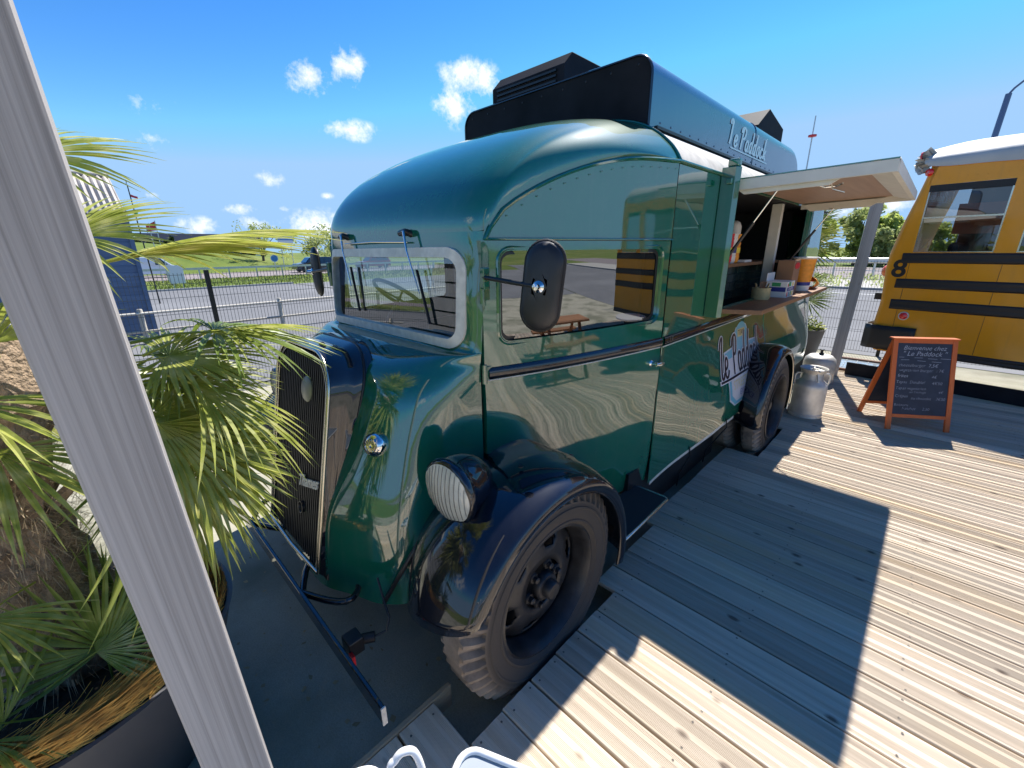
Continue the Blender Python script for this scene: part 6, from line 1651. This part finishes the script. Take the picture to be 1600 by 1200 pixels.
# ------------------------------------------------------------------ trees, shrubs
leafmat('tree_leaf', (.30, .38, .08), (.42, .50, .12), (.56, .60, .22), trans=.6, rough=.6)
leafmat('tree_leaf_pale', (.28, .34, .11), (.40, .45, .17), (.52, .55, .26), trans=.5, rough=.6)
leafmat('hedge_leaf', (.020, .04, .012), (.035, .065, .018), (.07, .10, .03), trans=.2, rough=.6)
plain('bark', (.10, .08, .06), rough=.9, var=.3)
def tree(name, label, cat, base, h, rx, ry, n=2200, mat='tree_leaf', leaf=.22, seed=0, grp=None, low=.15, twigs=True):
    rnd = random.Random(seed); base = Vector(base)
    t = thing(name, label, cat, base, grp)
    tk = MB().tube([base, base + Vector((.1, 0, h * .35)), base + Vector((0, .1, h * .7))], [h * .035, h * .028, h * .012], 8)
    for i in range(6):
        a = rnd.uniform(0, 6.28); s_ = base + Vector((0, 0, h * rnd.uniform(.25, .5))); e = base + Vector((rx * .7 * math.cos(a), ry * .7 * math.sin(a), h * rnd.uniform(.6, .85)))
        tk.tube([s_, (s_ + e) / 2 + Vector((0, 0, .15)), e], [h * .016, h * .010, h * .004], 6)
    tk.build('trunk', 'bark', t, smooth=60)
    cl = [(Vector((rnd.gauss(0, .42) * rx, rnd.gauss(0, .42) * ry, h * (low + (1 - low) * rnd.uniform(.12, .92)))), rnd.uniform(.18, .38)) for _ in range(26)]
    b = MB()
    for i in range(n):
        c0, r_ = cl[rnd.randrange(len(cl))]
        d = Vector((rnd.gauss(0, 1), rnd.gauss(0, 1), rnd.gauss(0, 1))).normalized() * (r_ * min(rx, ry, h * .5) * rnd.random() ** .4)
        c = base + c0 + d
        u = Vector((rnd.uniform(-1, 1), rnd.uniform(-1, 1), rnd.uniform(-1, 1))).normalized() * leaf * rnd.uniform(.5, 1.2); w_ = u.cross(Vector((rnd.uniform(-1, 1), rnd.uniform(-1, 1), rnd.uniform(-1, 1)))).normalized() * leaf * .45
        b.add([c - u, c + w_, c + u, c - w_], [(0, 1, 2, 3)])
    b.build('crown', mat, t)
    return t
trs = [(66, 12.5, 6.8, 3.6, 3.2, 0, 'tall leafy tree beyond the road nearest the back of the truck'), (68, 7.4, 7.2, 3.2, 2.6, 1, 'pale feathery tree standing behind the far timber post'), (66, 5.6, 5.4, 3.0, 2.3, 0, 'rounded green bush right of the far timber post'),
       (64.5, 4.1, 4.0, 2.6, 2.0, 1, 'low bright bush between far post and bus'), (66, 1.6, 4.8, 3.0, 2.4, 0, 'bushy tree half hidden by the yellow bus'), (66, 17.5, 6.5, 3.5, 3.2, 0, 'leafy tree beyond the road hidden by the truck body')]
for i, (x, y, h, rx, ry, k, lb) in enumerate(trs): tree('roadside_tree', lb, 'tree', (x, y, G - .03), h, rx, ry, 2600, ('tree_leaf', 'tree_leaf_pale')[k], .34, 30 + i, 'trees beyond the road on the right', low=.02)
tree('roadside_tree', 'round twiggy tree across the road left of the truck cab', 'tree', (24.5, 63, G), 5.6, 3.0, 2.8, 1500, 'tree_leaf_pale', .20, 77, None, low=.2)
tree('roadside_tree', 'bare spreading tree across the road above the palm tips', 'tree', (19.6, 68, G + .4), 5.6, 3.6, 3.0, 900, 'tree_leaf_pale', .18, 78, None, low=.25)
tree('roadside_tree', 'small leafy tree across the road beside the truck mirror', 'tree', (29, 66, G), 5.0, 3.0, 2.8, 1500, 'tree_leaf_pale', .22, 79, None, low=.15)
for i, (x, y, h, rx, lb) in enumerate(((9.5, 84, 3.6, 5.0, 'dark clipped hedge on the grassy bank behind the van'), (18.5, 78, 3.4, 6.0, 'long dark hedge across the road left of the parked car'))):
    tree('hedge', lb, 'hedge', (x, y, G + (2.2 if i == 0 else .8)), h * .62, rx, 1.8, 1800, 'hedge_leaf', .3, 90 + i, None, low=0)
vg = MB(); rnd = random.Random(4)
for i in range(2200):
    x = rnd.uniform(29.6, 40); y = rnd.uniform(-1, 9); 
    if math.sin(x * 1.7) * math.sin(y * 2.3 + x) < .1: continue
    c = Vector((x, y, G + rnd.uniform(0, .3))); u = Vector((rnd.uniform(-1, 1), rnd.uniform(-1, 1), rnd.uniform(.2, 1.5))).normalized() * .16; w_ = u.cross(Vector((rnd.uniform(-1, 1), rnd.uniform(-1, 1), .2))).normalized() * .05
    vg.add([c, c + u * .6 + w_, c + u * 1.3, c + u * .6 - w_], [(0, 1, 2, 3)])
o = stuff(vg.build('verge_weeds', 'tree_leaf_pale', None)); o['label'] = 'scattered weeds growing along the pale gravel verge'; o['category'] = 'weeds'
wm = MB()
for i in range(9000):
    x = rnd.uniform(-20, 40); y = rnd.uniform(33.4, 45.5)
    c = Vector((x, y, G - .03)); u = Vector((rnd.uniform(-.4, .4), rnd.uniform(-.4, .4), 1)) * rnd.uniform(.08, .22); w_ = Vector((rnd.uniform(-1, 1), rnd.uniform(-1, 1), 0)) * .05
    wm.add([c - w_, c + w_, c + u], [(0, 1, 2)])
leafmat('grass_blade', (.09, .14, .02), (.15, .20, .03), (.27, .28, .07), trans=.3)
o = stuff(wm.build('grass', 'grass_blade', None)); o['label'] = 'rough grass strip between the car park and the road'; o['category'] = 'grass'

# ------------------------------------------------------------------ roadside things
gr_ = thing('guard_rail', 'pale steel guard rail along the verge beyond the right hand road', 'guard rail', (39, 4, G))
plain('galv', (.55, .56, .57), rough=.4, metal=.6, var=.1)
for i in range(10): MB().box(38.95, 39.05, -6 + i * 2.25, -5.88 + i * 2.25, G, .98).build('post', 'galv', gr_)
MB().grid([[(38.93 + o_, -8, z), (38.93 + o_, 16, z)] for o_, z in ((0, .86), (-.05, .93), (-.05, 1.0), (0, 1.05), (-.05, 1.10), (-.05, 1.17), (0, 1.22))]).build('rail', 'galv', gr_, smooth=30, solid=.01)
MB().tube([(39, -8, .35), (39, 16, .35)], .03, 6).build('low_rail', 'galv', gr_, smooth=60)
rb = thing('road_barrier', 'grey rail barrier along the grass beside the far road', 'guard rail', (12, 45, G))
for i in range(24): MB().box(-12 + i * 2.2, -11.9 + i * 2.2, 44.95, 45.05, G - .03, .75).build('post', 'galv', rb)
MB().box(-13, 40, 44.9, 44.95, .62, .80).build('rail', 'galv', rb)
# vehicles
def car(name, label, cat, c, yaw, dims, body, van=False):
    Lc, Wc, Hc = dims; c = Vector(c); fx = Vector((math.cos(yaw), math.sin(yaw), 0)); fy = Vector((-fx.y, fx.x, 0))
    t = thing(name, label, cat, c)
    if van: pf = [(-.5, .18), (-.5, .92), (-.47, 1.0), (.10, 1.0), (.20, .95), (.34, .62), (.47, .52), (.5, .40), (.5, .18)]
    else: pf = [(-.5, .2), (-.5, .55), (-.47, .66), (-.43, .96), (-.36, 1.0), (.08, 1.0), (.14, .96), (.25, .64), (.46, .56), (.5, .44), (.5, .2)]
    def P(a, b, d): return c + fx * (a * Lc) + fy * d + Vector((0, 0, b * Hc))
    bd2 = MB(); n_ = len(pf)
    def inset(b): return Wc / 2 - (max(0, b - .6) * .28)
    bd2.grid([[P(a, b, s_ * inset(b) * k) for a, b in pf + pf[:1]] for s_, k in ((-1, 1), (1, 1))])
    bd2.add([P(a, b, -inset(b)) for a, b in pf], [tuple(range(n_))]); bd2.add([P(a, b, inset(b)) for a, b in pf], [tuple(range(n_))])
    bd2.build('body', body, t, fix=True, bevel=.04)
    wins = [[(.02, .66), (.20, .66), (.11, .93), (.02, .93)], [(-.20, .66), (.0, .66), (.0, .93), (-.20, .93)], [(-.40, .68), (-.22, .66), (-.22, .93), (-.37, .93)]] if not van else [[(.10, .62), (.29, .62), (.19, .92), (.10, .93)]]
    for s_ in (-1, 1):
        for w in wins: MB().add([P(a, b, s_ * (inset(b) + .012)) for a, b in w], [(0, 1, 2, 3)]).build('window', 'dark_glass_car', t)
    k0, k1 = ((.205, .93), (.335, .64)) if van else ((.145, .94), (.25, .66))
    MB().add([P(k0[0] + .006, k0[1], -Wc * .38), P(k0[0] + .006, k0[1], Wc * .38), P(k1[0] + .006, k1[1] , Wc * .42), P(k1[0] + .006, k1[1], -Wc * .42)], [(0, 1, 2, 3)]).build('windscreen', 'dark_glass_car', t)
    for a in (-.32, .32):
        for s_ in (-1, 1): MB().lathe([(.0, .10), (.20, .10), (.31, .08), (.33, 0), (.31, -.08)], P(a, 0, s_ * (Wc / 2 - .08)) + Vector((0, 0, .33)), fy * s_, 20).build('wheel', 'rubber', t, smooth=40)
    for s_ in (-1, 1): MB().obox(P(.497, .46, s_ * Wc * .38), fx, fy, (0, 0, 1), .02, .14, .07).build('headlight', 'chrome', t); MB().obox(P(-.5, .58, s_ * Wc * .42), fx, fy, (0, 0, 1), .02, .07, .14).build('tail_light', 'red_lens', t)
plain('dark_glass_car', (.02, .025, .03), rough=.05, coat=1.0)
plain('van_white', (.70, .74, .80), rough=.25, coat=.8); plain('car_navy', (.015, .022, .045), rough=.2, coat=.8); plain('car_red', (.30, .02, .02), rough=.2, coat=.8)
car('white_van', 'white van driving on the far road behind the palm', 'van', (5.3, 52.5, G), 0, (4.9, 1.9, 1.85), 'van_white', True)
car('dark_car', 'dark blue car on the far road beside the truck mirror', 'car', (19.6, 50.5, G), R(180), (4.2, 1.8, 1.62), 'car_navy')
car('red_car', 'dark red car seen through the truck windscreen on the far road', 'car', (28.5, 53.5, G), R(180), (4.2, 1.8, 1.5), 'car_red')
# boards and signs
sg = thing('white_board', 'white upright notice board in the car park behind the palm', 'notice board', (4.85, 35, G))
MB().box(4.45, 5.25, 34.97, 35.0, .12, 1.25).build('panel', 'van_white', sg)
for x in (4.6, 5.1): MB().box(x - .03, x + .03, 35.001, 35.05, G - .03, 1.2).build('leg', 'galv', sg)
rs = thing('round_sign', 'small round blue road sign on a post across the road', 'road sign', (14.1, 45.6, G))
MB().tube([(14.1, 45.6, G - .03), (14.1, 45.6, 1.7)], .04, 8).build('post', 'galv', rs, smooth=60)
plain('sign_blue', (.05, .22, .55), rough=.4)
MB().lathe([(0, .02), (.30, .02), (.30, 0), (0, 0)], (14.1, 45.55, 1.42), (0, -1, 0), 24).build('disc', 'sign_blue', rs, smooth=40)
MB().lathe([(.30, .021), (.35, .021), (.35, 0)], (14.1, 45.55, 1.42), (0, -1, 0), 24).build('rim', 'van_white', rs, smooth=40)
ps = thing('direction_sign', 'white rectangular direction sign on posts across the road', 'road sign', (20.2, 60, G))
for x in (19.6, 20.8): MB().tube([(x, 60, G - .03), (x, 60, 4.0)], .05, 8).build('post', 'galv', ps, smooth=60)
MB().box(19.3, 21.1, 59.9, 59.94, 2.9, 4.0).build('panel', 'van_white', ps)
MB().box(19.3, 21.1, 59.895, 59.899, 3.4, 3.55).build('stripe', 'sign_blue', ps)
fp_ = thing('flag_mast', 'thin mast with green lantern and finial beside the blue shed', 'mast', (2.62, 25, G))
MB().tube([(2.62, 25, G), (2.56, 25, 4.75)], [.03, .02], 8).build('mast', 'satin_black', fp_, smooth=60)
MB().lathe([(0, 0), (.06, .03), (.08, .12), (.03, .17), (0, .2)], (2.6, 25, 3.55), (0, 0, 1), 12).build('lantern', 'ink_green', fp_, smooth=50)
MB().grid([[(2.58, 25, 4.38), (2.70, 25.02, 4.33), (2.80, 25, 4.30)], [(2.58, 25, 4.28), (2.70, 25.02, 4.24), (2.80, 25, 4.22)]]).build('pennant', 'ink_red', fp_)
MB().tube([(2.53, 25, 4.75), (2.56, 25, 4.86), (2.50, 25, 4.93)], .014, 6).build('finial', 'satin_black', fp_)
MB().bar((2.45, 25, 3.0), (2.78, 25, 3.0), .02, .02).build('yard_arm', 'satin_black', fp_)
for i, (x, mtn, lb) in enumerate(((5.45, 'ink_red', 'red flag flying on a pole above the far road'), (5.05, 'ink_navy', 'small dark flag on a pole left of the red flag'))):
    fg = thing('flag', lb, 'flag', (x, 43, G))
    MB().tube([(x, 43, G), (x, 43, 4.35 - i * .2)], .03, 6).build('pole', 'galv', fg, smooth=60)
    MB().grid([[(x - (.6 if not i else .22) * u / 4, 43 + .05 * math.sin(u * 1.4), 4.3 - .08 * u - i * .25) for u in range(5)], [(x - (.6 if not i else .22) * u / 4, 43 + .05 * math.sin(u * 1.4 + .5), 3.65 - .02 * u - i * .1) for u in range(5)]]).build('cloth', mtn, fg, smooth=60)
bl_ = thing('long_house', 'low white house with a dark roof across the far road', 'house', (16, 88, G))
MB().box(9, 25, 86, 92, G, 3.2).build('wall', 'van_white', bl_)
MB().prism([(85.4, 3.1), (92.6, 3.1), (89, 5.0)], lambda a, b, d: (d, a, b), 8.5, 25.5).build('roof', 'satin_black', bl_, fix=True)
for i in range(5): MB().box(10.2 + i * 3, 11.4 + i * 3, 85.97, 85.99, 1.0, 2.2).build('window', 'dark_glass_car', bl_)
an = thing('antenna_mast', 'thin antenna mast with a red collar rising beyond the serving flap', 'antenna', (15, 3.1, G))
MB().tube([(15, 3.12, G), (15, 3.16, 5.35)], [.03, .014], 8).build('mast', 'galv', an, smooth=60)
MB().lathe([(.02, -.03), (.10, -.02), (.10, .02), (.02, .03)], (15, 3.155, 4.87), (0, 0, 1), 14).build('collar', 'ink_red', an, smooth=40)
sl = thing('street_lamp', 'tall blue grey street lamp standing above the yellow bus', 'street lamp', (25, -.42, G))
plain('lamp_blue', (.10, .16, .30), rough=.5)
MB().tube([(25, -.40, G), (25, -.58, 7.15)], [.11, .085], 12).build('pole', 'lamp_blue', sl, smooth=60)
MB().tube([(25, -.58, 7.13), (25, -.68, 7.3), (24.95, -1.0, 7.62)], .035, 8).build('arm', 'lamp_blue', sl, smooth=60)
MB().lathe([(.02, 0), (.16, .18), (.23, .5), (.20, .8), (.10, .98), (0, 1.02)], (24.96, -.95, 7.58), (-.1, -.85, .42), 16).build('lantern', 'galv', sl, smooth=50)
